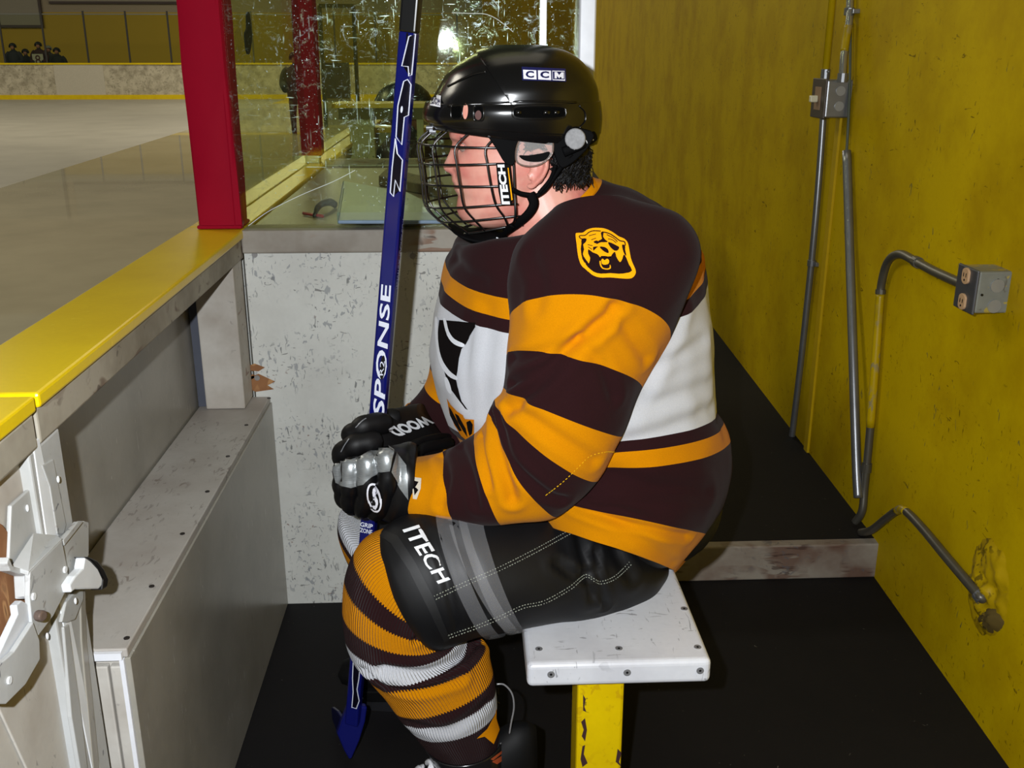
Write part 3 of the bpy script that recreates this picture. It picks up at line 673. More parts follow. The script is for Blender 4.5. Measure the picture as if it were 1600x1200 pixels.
# partition beyond the desk and the next box
struct('wall_partition', B((-0.505, 3.67, 0.1), (0.24, 3.71, 0.955)), M_CW)
struct('trim_9', B((-0.505, 3.66, 0.955), (0.24, 3.72, 0.972)), M_TR)
g3 = struct('window_4', B((-0.50, 3.685, 0.972), (0.2, 3.693, 2.35)), M_G2)
for n_, (yy, x0, x1) in enumerate(((5.6, -0.50, 0.3), (7.2, -0.50, 0.3))):
    struct('wall_box_%s' % 'ab'[n_], B((x0, yy, 0.0), (x1, yy+0.05, 0.93)), M_CW)
    struct('trim_%d' % (10+n_), B((x0, yy-0.05, 0.93), (x1, yy+0.15, 0.957)), M_YL)
# door frame of the next box
df = empty('glass_frame', (-0.3, 5.6, 0.95), 'grey framed glass door panel in the next box', 'frame')
q0, q1 = PY(508, 150, 5.6), PY(553, 10, 5.6)
bm = bmesh.new()
for x in (q0.x, q1.x): box(bm, (x-0.008, 5.55, 0.957), (x+0.008, 5.6, q1.z))
box(bm, (q0.x, 5.55, q1.z-0.01), (q1.x, 5.6, q1.z+0.01)); obj('frame', bm, plain('dull_frame', (112, 116, 92), rough=0.5), df)
lw = bmesh.new()
c0 = PY(545, 186, 4.6); box(lw, (c0.x, 4.6, 0.1), (c0.x+0.11, 4.66, c0.z)); box(lw, (c0.x+0.30, 4.6, 0.1), (c0.x+0.33, 4.66, c0.z))
jp = empty('box_gate', (c0.x, 4.6, 0.1), 'pale gate posts with grey caps beyond the farther red post', 'gate')
split('post', lw, M_CW, jp); obj('cap', B((c0.x-0.04, 4.56, c0.z), (c0.x+0.40, 4.70, c0.z+0.05)), plain('dull_cap', (120, 116, 96)), jp)
obj('yellow_rail', B((c0.x-0.06, 4.5, c0.z+0.052), (c0.x+0.6, 4.75, c0.z+0.07)), M_YL, jp)

# ------------------------------------------------------------------ the rink
ZI = -0.26; YF = 39.5
def icemat(name, rgb, rough, spec):
    s = NT(name); v = s.coords((1, 1, 1)); f = s.noise(v, 1.2, 5, 0.6); c = lin(rgb)
    col = s.mix(s.step(f, 0.4, 0.7), c, [x*0.86 for x in c]); s.base(col)
    s.b.inputs['Roughness'].default_value = rough; s.b.inputs['Specular IOR Level'].default_value = spec; return s.m
bm = prism([Vector(p) for p in ((-45, -6, ZI), (-5.2, -6, ZI), (-6.75, YF, ZI), (-45, YF, ZI))], Vector((0, 0, -0.05)))
struct('floor_ice', bm, icemat('dry_ice', (164, 158, 142), 0.4, 0.4))
bm = prism([Vector(p) for p in ((-5.2, -6, ZI), (-0.64, -6, ZI), (-0.64, 12, ZI), (6, 12.2, ZI), (6, YF, ZI), (-6.75, YF, ZI))], Vector((0, 0, -0.05)))
struct('floor_wet_ice', bm, icemat('wet_ice', (192, 182, 154), 0.03, 1.0))
xs0, xs1 = -30, 6
bdm = []
def farx(px): return PY(px, 130, YF).x
struct('wall_far_boards', B((xs0, YF, ZI), (xs1, YF+0.1, 0.98)), scuffed('far_boards', (204, 194, 168), marks=[((140, 132, 110), (1, 1, 1), (0, 0, 0), 0.55, 7)], rough=0.6, dirt=(150, 140, 116)))
struct('trim_20', B((xs0, YF-0.04, 0.98), (xs1, YF+0.14, 1.04)), M_YL)
struct('trim_21', B((xs0, YF-0.04, ZI), (xs1, YF, ZI+0.16)), M_YL)
struct('trim_22', B((farx(87), YF-0.015, ZI+0.16), (farx(164), YF-0.001, 0.98)), plain('clean_board', (196, 188, 168), rough=0.5))
gf = struct('window_5', B((xs0, YF+0.04, 1.04), (xs1, YF+0.06, 2.72)), M_GF)
struct('trim_23', B((xs0, YF+0.03, 2.72), (xs1, YF+0.07, 2.76)), plain('rail_grey', (110, 112, 104)))
x = farx(13)
dx = farx(78)-farx(13)
k = 0
while x < xs1:
    f_ = obj('glass_post', B((x-0.03, YF+0.0, 1.04), (x+0.03, YF+0.039, 2.85)), plain('dark_post', (46, 44, 40), rough=0.5))
    k += 1
    f_.parent = gf; f_.matrix_parent_inverse = wmat(gf).inverted(); x += dx
struct('wall_far', B((xs0, YF+4, ZI), (xs1, YF+4.2, 2.95)), plain('far_yellow_wall', (176, 142, 0), rough=0.6))
struct('wall_far_upper', B((xs0, YF+4, 2.95), (xs1, YF+4.2, 9)), plain('far_pale_wall', (150, 136, 112), rough=0.7))
sb_ = empty('scoreboard', (farx(0), YF+3.9, 3), 'pale rectangular board with dark edge hung high on the far wall', 'board')
a, b = PY(-60, 39, YF+3.9), PY(50, -60, YF+3.9)
obj('board_face', B((a.x, YF+3.9, a.z), (b.x, YF+3.98, b.z)), plain('board_face', (142, 134, 116)), sb_)
bm = bmesh.new(); box(bm, (a.x, YF+3.88, a.z-0.1), (b.x, YF+3.97, a.z)); box(bm, (b.x, YF+3.88, a.z-0.1), (b.x+0.1, YF+3.97, b.z)); obj('board_edge', bm, plain('board_edge', (70, 56, 50)), sb_)
a, b = PY(76, 2, YF+3.9), PY(330, -60, YF+3.9)
wb = empty('wall_panel', (a.x, YF+3.9, a.z), 'wide pale panel with dark lower edge high on the far wall', 'panel')
obj('panel_face', B((a.x, YF+3.93, a.z), (b.x, YF+3.99, b.z)), plain('board_face', (142, 134, 116)), wb)
obj('panel_edge', B((a.x, YF+3.9, a.z-0.09), (b.x, YF+3.99, a.z)), plain('board_edge', (70, 56, 50)), wb)
# dark opening in the far boards
a, b = PY(505, 154, YF-0.05), PY(545, 98, YF-0.05)
tag(obj('rink_door', B((a.x, YF-0.08, ZI+0.02), (b.x, YF-0.041, b.z)), plain('door_dark', (20, 22, 20), rough=0.6)), 'dark doorway in the far boards seen through the scratched glass', 'door')

# ------------------------------------------------------------------ small far figures
def skinfig(parts, sub=1):
    """parts: chains of (x,y,z,r) sharing their first point with the body"""
    me = bpy.data.meshes.new('f'); vs = []; es = []; rs = []
    def add(p):
        for i, q in enumerate(vs):
            if (Vector(q)-Vector(p[:3])).length < 1e-5: return i
        vs.append(p[:3]); rs.append(p[3]); return len(vs)-1
    for ch in parts:
        idx = [add(p) for p in ch]
        for a, b in zip(idx[:-1], idx[1:]): es.append((a, b))
    me.from_pydata(vs, es, []); o = bpy.data.objects.new('f', me); COL.objects.link(o)
    sk = o.modifiers.new('s', 'SKIN'); sk.use_smooth_shade = True
    for v, r in zip(me.skin_vertices[0].data, rs): v.radius = (r, r)
    me.skin_vertices[0].data[0].use_root = True
    ss = o.modifiers.new('ss', 'SUBSURF'); ss.levels = sub; ss.render_levels = sub
    m2 = bpy.data.meshes.new_from_object(o.evaluated_get(bpy.context.evaluated_depsgraph_get())); bpy.data.objects.remove(o); bpy.data.meshes.remove(me)
    return m2
def farperson(px, py, Y, H0, jersey, label, helmet, seated=True, body=(150, 100, 80), sleeve=None):
    """head top at the pixel; H0 = head height above its base"""
    top = PY(px, py, Y); x, z = top.x, top.z; yb = Y
    e = empty('person', (x, yb, z-H0), label, 'person', 'people on the far bench' if Y > 30 else None)
    hz = z-0.12
    parts = [[(x, yb, z-0.85, .16), (x, yb, z-0.6, .17), (x, yb, z-0.38, .17), (x, yb, z-0.26, .075), (x, yb, hz-0.06, .07), (x, yb-0.01, hz+0.03, .09), (x, yb, hz+0.06, .05)],
             [(x, yb, z-0.38, .17), (x-0.2, yb, z-0.37, .075), (x-0.27, yb-0.02, z-0.62, .055), (x-0.18, yb-0.25, z-0.72, .045), (x-0.12, yb-0.32, z-0.74, .04)],
             [(x, yb, z-0.38, .17), (x+0.2, yb, z-0.37, .075), (x+0.27, yb-0.02, z-0.62, .055), (x+0.18, yb-0.25, z-0.72, .045), (x+0.12, yb-0.32, z-0.74, .04)]]
    if seated: parts += [[(x, yb, z-0.85, .16), (x-0.12, yb-0.1, z-0.88, .09), (x-0.14, yb-0.48, z-0.9, .075), (x-0.14, yb-0.5, z-1.28, .05), (x-.14, yb-.62, z-1.32, .04)], [(x, yb, z-0.85, .16), (x+0.12, yb-0.1, z-0.88, .09), (x+0.14, yb-0.48, z-0.9, .075), (x+0.14, yb-0.5, z-1.28, .05), (x+.14, yb-.62, z-1.32, .04)]]
    else: parts += [[(x, yb, z-0.85, .16), (x-0.11, yb, z-0.95, .1), (x-0.12, yb-0.02, z-1.3, .07), (x-0.12, yb, z-H0+0.06, .05), (x-.12, yb-.14, z-H0+0.04, .04)], [(x, yb, z-0.85, .16), (x+0.11, yb, z-0.95, .1), (x+0.12, yb-0.02, z-1.3, .07), (x+0.12, yb, z-H0+0.06, .05), (x+.12, yb-.14, z-H0+0.04, .04)]]
    link('body', skinfig(parts), plain('dark_clothing', (24, 22, 24), rough=0.8), e)
    jb_ = loft2([((x, yb, z-0.9), .215, .185), ((x, yb, z-0.7), .225, .195), ((x, yb, z-0.45), .235, .19), ((x, yb, z-0.32), .2, .15), ((x, yb, z-0.25), .1, .09)])
    obj('jersey', jb_, plain(jersey[0], jersey[1], rough=0.8), e, smooth=True)
    for s in (-1, 1):
        sl = tube(smoothpath([(x+s*0.16, yb, z-0.34), (x+s*0.24, yb, z-0.42), (x+s*0.285, yb-0.02, z-0.62), (x+s*0.2, yb-0.24, z-0.72)], 3), 0.085, 10); obj('sleeve', sl, plain(*(sleeve or jersey), rough=0.8), e, smooth=True)
    hb = bmesh.new(); sphere(hb, Vector((x, yb, hz+0.01)), (0.125, 0.14, 0.125)); bmesh.ops.delete(hb, geom=[v for v in hb.verts if v.co.z < hz-0.03 or (v.co.y < yb-0.06 and v.co.z < hz+0.04)], context='VERTS')
    bmesh.ops.solidify(hb, geom=hb.faces[:], thickness=-0.012)
    obj('helmet', hb, plain('far_helmet_'+helmet[0], helmet[1], rough=0.35), e, smooth=True)
    fb = bmesh.new(); sphere(fb, Vector((x, yb-0.045, hz-0.02)), (0.07, 0.06, 0.085)); obj('face', fb, plain('far_skin', body, rough=0.6), e, smooth=True)
    return e
def loft2(secs, n=20):
    bm = bmesh.new(); rows = []
    for (c, rx, ry) in secs: rows.append([bm.verts.new((c[0]+rx*cos(2*pi*k/n), c[1]+ry*sin(2*pi*k/n), c[2])) for k in range(n)])
    for a, b in zip(rows[:-1], rows[1:]):
        for k in range(n): bm.faces.new((a[k], a[(k+1) % n], b[(k+1) % n], b[k]))
    bm.faces.new(rows[0][::-1]); bm.faces.new(rows[-1]); return bm
YB = YF+1.2
farperson(19, 68, YB-0.3, 1.75, ('far_navy', (30, 30, 42)), 'person in dark clothing at the left end of the far bench, behind glass', ('black', (15, 15, 16)), False)
farperson(39, 77, YB+0.6, 1.6, ('far_black', (18, 18, 20)), 'short person in black helmet and orange striped sleeves on the far bench', ('black', (15, 15, 16)), False, sleeve=('far_orange', (150, 60, 16)))
p_ = farperson(59, 66, YB-0.1, 1.75, ('far_maroon', (52, 18, 22)), 'person with white number on a maroon jersey, standing at the far bench', ('black', (15, 15, 16)), False)
c = PY(59, 66, YB-0.1)
nm = textbm('8', bold=0.01); 
for v in nm.verts: v.co = Vector((c.x-0.10+v.co.x*0.2, YB-0.1-0.215, c.z-0.80+v.co.y*0.34))
bk_ = bmesh.new(); box(bk_, (c.x-0.2, YB-0.1-0.21, c.z-0.82), (c.x+0.2, YB-0.1-0.200, c.z-0.42)); obj('jersey_panel', bk_, plain('far_white', (170, 165, 150)), p_)
obj('jersey_number', nm, plain('far_maroon2', (70, 24, 24)), p_)
farperson(75, 72, YB+0.5, 1.7, ('far_grey', (60, 56, 54)), 'person in pale helmet beside the numbered maroon jersey on the far bench', ('white', (120, 120, 112)), False)
farperson(88, 75, YB-0.2, 1.65, ('far_black', (18, 18, 20)), 'person in black at the right end of the group on the far bench', ('black', (15, 15, 16)), False)
farperson(461, 82, 22.0, 1.78, ('far_black2', (22, 26, 24)), 'dark standing skater on the ice behind the farther red post', ('black', (15, 15, 16)), False)
fp_ = farperson(630, 134, 5.2, 1.33, ('far_brown', (44, 26, 26)), 'person in glossy black helmet seated in the next box beyond the glass', ('black', (15, 15, 16)), True)
fp_.rotation_euler.z = pi/2
for o_ in bpy.data.objects:
    if o_.parent is None and o_.name.split('.')[0] == 'conduit': o_['group'] = 'conduits on the yellow wall'
    if o_.parent is None and o_.name.split('.')[0] == 'padded_post': o_['group'] = 'red padded posts on the ledge'

# ================================================================== THE PLAYER
pr = empty('person', (0.14, 1.65, 0.45), 'person in caged black helmet and striped brown-yellow jersey seated on the white bench', 'person')
M_SK = None
s = NT('skin'); v = s.coords(); c = lin((220, 160, 142))
col = s.mix(s.step(s.noise(v, 22, 4), 0.4, 0.65), c, lin((208, 128, 116))); s.base(col); s.b.inputs['Roughness'].default_value = 0.42
s.b.inputs['Subsurface Weight'].default_value = 0.08; s.b.inputs['Subsurface Scale'].default_value = 0.01; s.bump(s.noise(v, 500, 2), 0.15, 0.0006); M_SK = s.m
YH = 1.62
def lerp_tab(tab, y):
    if y <= tab[0][0]: return tab[0][1:]
    for a, b in zip(tab[:-1], tab[1:]):
        if y <= b[0]:
            t = (y-a[0])/(b[0]-a[0]); return tuple(p+(q-p)*t for p, q in zip(a[1:], b[1:]))
    return tab[-1][1:]
# head: (photo y, face base x, profile x, back x, half width, width of the profile feature)
HT = [(92, 770, 770, 850, .030, .02), (105, 738, 738, 890, .055, .02), (130, 716, 716, 908, .070, .02), (160, 707, 707, 915, .076, .02), (190, 702, 702, 915, .077, .02), (207, 702, 701, 914, .077, .02), (214, 704, 702, 912, .076, .026),
      (222, 710, 707, 909, .075, .009), (232, 711, 704, 905, .074, .009), (242, 711, 700, 901, .0735, .0095), (252, 711, 695, 897, .073, .011), (260, 711, 692, 893, .072, .013), (266, 711, 694, 888, .071, .013), (270, 711, 700, 884, .070, .011), (273, 712, 707, 880, .069, .02), (279, 712, 705, 874, .068, .024), (285, 712, 707, 870, .067, .022), (288, 713, 712, 866, .066, .02), (292, 713, 708, 862, .065, .02), (298, 715, 711, 858, .064, .02), (305, 718, 716, 852, .062, .02), (315, 717, 714, 846, .059, .02), (325, 716, 713, 838, .055, .022), (335, 718, 716, 826, .048, .022), (344, 724, 723, 812, .040, .02), (351, 738, 738, 796, .028, .02), (355, 752, 752, 780, .012, .02)]
bm = bmesh.new(); rows = []; n = 72
yy = 92.0
while yy <= 355.01:
    bx_, pxx, kx, hw, sg = lerp_tab(HT, yy); F = PY(bx_, yy, YH); K = PY(kx, yy, YH); cx = F.x+(K.x-F.x)*0.47; a1 = cx-F.x; a2 = K.x-cx; dn = F.x-PY(pxx, yy, YH).x
    row = []
    for j in range(n):
        th = 2*pi*j/n; c_, s_ = cos(th), sin(th)
        if c_ > 0: x = cx-a1*(c_**0.86)
        else: x = cx+a2*abs(c_)
        y = hw*(abs(s_)**0.9)*(1 if s_ > 0 else -1)
        if c_ > 0:
            x -= dn*exp(-(y/sg)**2/2)
            # eye sockets, cheek bones
            for sd in (-1, 1):
                d2 = ((y-sd*0.031)/0.014)**2+((yy-226)/9.0)**2; x += 0.0105*exp(-d2)
                d2 = ((y-sd*0.042)/0.018)**2+((yy-256)/16.0)**2; x -= 0.005*exp(-d2)
                d2 = ((y-sd*0.030)/0.012)**2+((yy-212)/6.0)**2; x -= 0.004*exp(-d2)
                d2 = ((y-sd*0.012)/0.0045)**2+((yy-264)/5.0)**2; x -= 0.0045*exp(-d2)*(1 if sg < .016 else 0)
                d2 = ((abs(y)-(0.018+(yy-262)*0.0004))/0.0035)**2; x += 0.0018*exp(-d2)*(1 if 262 < yy < 300 else 0)
        row.append(bm.verts.new((x, YH+y, F.z)))
    rows.append(row); yy += 2.5
for a, b in zip(rows[:-1], rows[1:]):
    for k in range(n): bm.faces.new((a[k], a[(k+1) % n], b[(k+1) % n], b[k]))
bm.faces.new(rows[0][::-1]); bm.faces.new(rows[-1])
# neck and trunk, arms, thighs and shins of the same body (under the clothes)
def addloft(rings, n=32, m=5):
    b2 = loft(rings, n=n, m=m); me = bpy.data.meshes.new('x'); b2.to_mesh(me); b2.free(); bm.from_mesh(me); bpy.data.meshes.remove(me)
addloft([Ring(768, 230, 902, 215, YH, .055), Ring(775, 290, 902, 262, YH, .058), Ring(785, 350, 915, 285, YH, .064), Ring(790, 385, 945, 330, 1.63, .09), Ring(770, 430, 1010, 380, 1.64, .15), Ring(760, 520, 1050, 500, 1.65, .16), Ring(780, 640, 1060, 640, 1.65, .15), Ring(820, 760, 1060, 760, 1.66, .16), Ring(850, 860, 1040, 870, 1.66, .15)])
for sd in (-1, 1):
    # ear
    ex = bmesh.new()
    for (pts, r) in (([(832, 232), (842, 228), (851, 236), (853, 250), (848, 264), (840, 274), (832, 282), (826, 280)], .0042), ([(836, 240), (843, 240), (845, 250), (841, 262)], .003), ([(826, 262), (830, 268), (828, 272)], .003)):
        P_ = smoothpath([PY(x-6, y, YH)*1.0 for x, y in pts], 5)
        for p in P_: p.y = YH+sd*(.079+0.0)
        for i, p in enumerate(P_): p.y += sd*0.010*(p.x-P_[0].x)/0.02
        tube(P_, r, 8, bm)
    P_ = PY(835, 256, YH); P_.y = YH+sd*0.078; sphere(bm, P_, (.013, .006, .024))
me = bpy.data.meshes.new('head_raw'); bm.to_mesh(me); bm.free()
o = bpy.data.objects.new('head_raw', me); COL.objects.link(o)
rm = o.modifiers.new('r', 'REMESH'); rm.mode = 'VOXEL'; rm.voxel_size = 0.0024; rm.use_smooth_shade = True
sm_ = o.modifiers.new('s', 'SMOOTH'); sm_.factor = 0.5; sm_.iterations = 2
m2 = bpy.data.meshes.new_from_object(o.evaluated_get(bpy.context.evaluated_depsgraph_get())); bpy.data.objects.remove(o)
m2.name = 'body'; body = link('body', m2, M_SK, pr)
# eyes, brows, lips
for sd in (-1, 1):
    c0 = PY(722, 226, YH); c0.y = YH+sd*0.031
    eb = bmesh.new(); sphere(eb, c0+Vector((0.0062, 0, 0)), 0.0112, 20, 14)
    for f in eb.faces: pass
    e1 = obj('eye', eb, plain('eye_white', (150, 130, 122), rough=0.35), pr, smooth=True)
    ib = bmesh.new(); disc_cyl(ib, c0+Vector((-0.0050, 0, 0)), (1, 0, 0), 0.0052, 0.0012, 18); obj('iris', ib, plain('iris', (50, 44, 40), rough=0.1), e1)
    lb = bmesh.new()
    lid = []
    for k in range(9):
        t = k/8-0.5; lid.append(c0+Vector((-0.0062+0.020*t*t*2, t*0.026, 0.0040-0.012*t*t)))
    tube(lid, 0.0022, 8, lb); obj('eyelid', lb, M_SK, e1, smooth=True)
    ls = bmesh.new(); tube([p+Vector((-.0012, 0, -.0012)) for p in lid], 0.0009, 6, ls); obj('eyelash', ls, plain('lash', (30, 22, 20), rough=.6), e1)
    br = bmesh.new()
    for k in range(26):
        t = k/25-0.5; b0 = PY(703, 213, YH); b0.y = YH+sd*0.030+t*0.032; b0.x += 0.016*(abs(b0.y-YH)/0.045)**2+0.002; b0.z += random.uniform(-.002, .002)
        tube([b0, b0+Vector((-.001, sd*0.004, .0025))], .0007, 4, br)
    obj('eyebrow', br, plain('brow_hair', (52, 38, 32), rough=0.7), pr)
# hair: wet dark curls at the nape and by the ear
for (y0, y1, dx_) in ((280.5, 283, 0), (291, 289, 0.0006)):
    lp_ = bmesh.new(); P_ = []
    for k in range(-6, 7):
        t = k/6; p = PY(709+3*t*t+(1 if y0 > 285 else 0), y0+(y1-y0)*t*t+(3.5*t*t if y0 < 285 else -1.5*t*t), YH); p.y = YH+t*.024; p.x += .0045*t*t+.0022+.004*abs(t)**3; P_.append(p)
    tube(P_, [.0012+.0030*(1-(abs(k)/6)**2) for k in range(-6, 7)], 8, lp_); obj('lip', lp_, plain('lip_colour', (168, 92, 84), rough=.45), pr, smooth=True)
hb = bmesh.new(); rnd = random.Random(3)
def curl(px, py, Yo, L, dx, dz, r=.0014):
    p = PY(px, py, Yo); pts = [p]; ph = rnd.uniform(0, 6); am = rnd.uniform(.003, .007)
    for k in range(1, 9):
        t = k/8; pts.append(p+Vector((dx*L*t+am*sin(ph+t*7), am*cos(ph+t*6)*0.7-0.003*t, dz*L*t+am*0.5*sin(ph*2+t*8))))
    tube(pts, [r*(1-0.6*(k/8)) for k in range(9)], 5, hb)
hv = bmesh.new(); sphere(hv, PY(893, 240, YH), (.026, .066, .040), 24, 14); sphere(hv, PY(882, 215, YH), (.040, .073, .04), 24, 14)
for v in hv.verts: v.co += Vector((noise.noise(v.co*60), noise.noise(v.co*60+Vector((5, 5, 5))), noise.noise(v.co*60+Vector((9, 1, 5)))))*0.006
obj('hair_base', hv, plain('dark_hair', (9, 7, 8), rough=0.5, spec=0.3), pr, smooth=True)
for k in range(640):
    t = rnd.random(); a = rnd.uniform(-1, 1)
    px = 866+52*t+rnd.uniform(-3, 3); py = 222+rnd.random()*48; yo = YH-0.072*sqrt(max(0, 1-(t*0.9)**2))*(1 if rnd.random() < 0.75 else -1)
    curl(px, py, yo, rnd.uniform(.015, .032), 0.3*rnd.uniform(-.6, 1), -1)
for k in range(60): curl(822+rnd.uniform(0, 26), 222+rnd.uniform(-4, 6), YH-.079, rnd.uniform(.006, .014), rnd.uniform(-.5, .7), -.9, .0008)
for k in range(36): curl(796+rnd.uniform(0, 12), 226+rnd.uniform(-6, 10), YH-.0755, rnd.uniform(.006, .014), rnd.uniform(-.2, .3), -1, .0006)
obj('hair', hb, plain('dark_hair', (9, 7, 8), rough=0.5, spec=0.3), pr, smooth=True)

# ------------------------------------------------------------------ jersey
jr = empty('jersey', (0.14, 1.65, 0.9)); jr.parent = pr; jr.matrix_parent_inverse = wmat(pr).inverted()
def ringstops(bounds, N, cols):
    out = [(0.0, cols[0])]
    for b, c in zip(bounds, cols[1:]): out.append((b/N, c))
    return out
TR = [Ring(792, 384, 926, 282, 1.625, .082, .0),                                     # 0 collar
      Ring(760, 388, 950, 290, 1.63, .105, .0), Ring(716, 378, 1000, 306, 1.635, .165, .01),
      Ring(705, 398, 1052, 335, 1.64, .205, .0), Ring(697, 412, 1092, 388, 1.645, .225, -.025),   # 4 yellow starts
      Ring(690, 436, 1097, 412, 1.645, .232, -.03), Ring(686, 458, 1101, 434, 1.645, .236, -.025),   # 5 brown, 6 white
      Ring(675, 520, 1108, 500, 1.65, .24, .0), Ring(676, 580, 1113, 570, 1.65, .235, .02),
      Ring(700, 655, 1116, 632, 1.65, .232, .032), Ring(712, 672, 1124, 655, 1.65, .235, .042),      # 9 brown, 10 yellow
      Ring(722, 690, 1130, 682, 1.65, .238, .045),                                                    # 11 brown
      Ring(745, 730, 1133, 728, 1.65, .24, .06), Ring(770, 752, 1119, 782, 1.645, .250, .09), Ring(790, 770, 1094, 832, 1.64, .262, .118),   # 14 yellow hem
      Ring(800, 792, 1070, 865, 1.635, .262, .125), Ring(812, 812, 1046, 893, 1.63, .258, .130)]
NT_ = len(TR)-1
tm = stripes('jersey_body_knit', [(0, JY), (0.62/NT_, JB), (4/NT_, JY), (5/NT_, JB), (6/NT_, JW), (9/NT_, JB), (10/NT_, JY), (11/NT_, JB), (14/NT_, JY)])
pre = obj('tmp', loft(TR, n=64, m=8, caps=(False, False), near_only=True), M_BK); tp = bvh(pre); bpy.data.objects.remove(pre)
tcr = [(onpath(tp, q, 0), a, b) for q, a, b in (([(985, 640), (1040, 625), (1105, 600)], .012, .004), ([(1000, 590), (1050, 560), (1098, 530)], .010, .003), ([(975, 690), (1040, 672), (1110, 640)], .012, .004), ([(1065, 480), (1040, 540), (1000, 620)], .012, .005), ([(738, 500), (728, 560), (735, 640)], .010, .004), ([(762, 480), (760, 560), (752, 640)], .014, .003), ([(895, 792), (960, 812), (1075, 838)], .007, .006), ([(950, 740), (1020, 760), (1105, 770)], .014, .005), ([(930, 790), (1000, 840), (1050, 880)], .010, .004), ([(700, 395), (730, 425), (760, 440)], .010, .004))]
tb = obj('jersey_body', loft(TR, n=128, m=12, caps=(False, False), fold=.006, fscale=9, seed=1, creases=tcr, near_only=True), tm, jr, smooth=True)
so = tb.modifiers.new('thick', 'SOLIDIFY'); so.thickness = 0.004; so.offset = -1
# far sleeve
FSR = [Ring(745, 370, 860, 340, 1.83, .07), Ring(705, 415, 850, 400, 1.86, .085), Ring(684, 470, 800, 480, 1.88, .09), Ring(680, 495, 790, 512, 1.88, .09), Ring(675, 515, 785, 540, 1.88, .09),
       Ring(672, 571, 775, 600, 1.86, .085), Ring(664, 603, 765, 640, 1.85, .082), Ring(640, 632, 738, 692, 1.80, .078), Ring(634, 636, 724, 700, 1.765, .082), Ring(626, 648, 706, 706, 1.75, .080)]
fm = stripes('jersey_far_sleeve_knit', ringstops([2.6, 4, 5, 6, 7.6, 9.5], 9, [JB, JY, JB, JY, JB, JY, JY]))
fs = obj('far_sleeve', loft(FSR, n=64, m=10, caps=(True, False), fold=.002, fscale=9, seed=4), fm, jr, smooth=True)
# near sleeve with folds
NS = [Ring(860, 330, 985, 322, 1.49, .06, .03), Ring(806, 380, 1062, 345, 1.48, .085, .03), Ring(794, 430, 1090, 402, 1.46, .105, .03), Ring(797, 496, 1046, 530, 1.45, .105, .075),
      Ring(791, 552, 1002, 604, 1.44, .10, .05), Ring(786, 604, 974, 678, 1.43, .098, .022), Ring(776, 626, 936, 740, 1.43, .095, .0),
      Ring(764, 648, 872, 792, 1.44, .088, -.01), Ring(742, 690, 790, 800, 1.45, .082, -.012), Ring(692, 716, 718, 804, 1.48, .072, -.008), Ring(646, 722, 646, 806, 1.50, .064, 0), Ring(636, 726, 634, 802, 1.51, .058, 0)]
nm_ = stripes('jersey_near_sleeve_knit', ringstops([3, 4, 5, 6, 7, 8, 9], 11, [JB, JY, JB, JY, JB, JY, JB, JY]))
pre = obj('tmp', loft(NS, n=64, m=8), M_BK); tp = bvh(pre); bpy.data.objects.remove(pre)
def cr(pts, wd, dp): return (onpath(tp, pts, 0), wd, dp)
crs = [cr([(795, 640), (840, 600), (905, 535), (960, 480)], .010, .009), cr([(800, 600), (850, 572), (905, 528)], .006, .008), cr([(800, 560), (850, 550), (900, 530), (950, 500)], .008, .006),
       cr([(780, 650), (800, 720), (850, 770), (880, 782)], .008, .007), cr([(768, 645), (775, 690), (790, 740), (800, 780)], .009, .010), cr([(750, 680), (757, 720), (765, 760)], .006, .005),
       cr([(720, 700), (735, 740), (745, 790)], .007, .005), cr([(810, 640), (880, 690), (930, 720)], .010, .005), cr([(960, 480), (985, 520), (1010, 560)], .010, .006), cr([(830, 400), (845, 440), (840, 480)], .012, .005), cr([(690, 712), (700, 750), (690, 790)], .008, .005), cr([(905, 535), (940, 570), (960, 620)], .009, .006)]
nsl = obj('near_sleeve', loft(NS, n=112, m=14, fold=.0045, fscale=9, seed=2, creases=crs), nm_, jr, smooth=True)
# collar band
cb = loft([Ring(786, 383, 928, 278, 1.625, .084), Ring(776, 392, 936, 287, 1.625, .094)], n=64, m=6, caps=(False, False))
co = obj('collar', cb, fabric('yellow_rib', JY), jr, smooth=True); so = co.modifiers.new('t', 'SOLIDIFY'); so.thickness = .005
# artwork on the jersey
T_body = bvh(tb); T_slv = bvh(nsl, tb)
M_BR = fabric('brown_twill', (30, 14, 16)); M_YT = fabric('yellow_twill', (236, 160, 10)); M_WT = fabric('white_twill', JW); M_BLK = fabric('black_twill', (14, 10, 10))
decal('crest_black', [[(688, 500), (744, 504), (744, 511), (736, 524), (729, 537), (722, 545), (718, 560), (716, 578), (714, 592), (718, 612), (722, 626), (732, 640), (728, 638), (712, 616), (703, 604), (698, 588), (690, 560), (685, 530)]], T_body, M_BLK, jr, .0020)
decal('crest_line', [sm2([(699, 499), (704, 518), (713, 530), (727, 537), (724, 542), (711, 537), (701, 524), (695, 500)], 3), sm2([(682, 498), (687, 500), (687, 530), (692, 558), (704, 578), (716, 588), (715, 593), (702, 586), (690, 568), (684, 538)], 3), sm2([(697, 590), (701, 590), (706, 602), (708, 614), (703, 612), (699, 604)], 3)], T_body, M_WT, jr, .0030, 5)
LT = [[(700, 622), (706, 632), (716, 642), (725, 648), (735, 684), (732, 688), (722, 680), (712, 664), (704, 645)], [(724, 648), (728, 654), (742, 655), (742, 682), (736, 686), (728, 670)]]
decal('crest_letter_edge', LT, T_body, fabric('letter_orange', (200, 120, 10)), jr, .0022, 5)
LT2 = [[(704, 634), (707, 638), (717, 656), (724, 672), (720, 672), (712, 660), (706, 648)], [(713, 644), (719, 648), (730, 668), (733, 682), (726, 672), (718, 658)], [(731, 658), (737, 656), (741, 662), (740, 676), (736, 680), (733, 670)]]
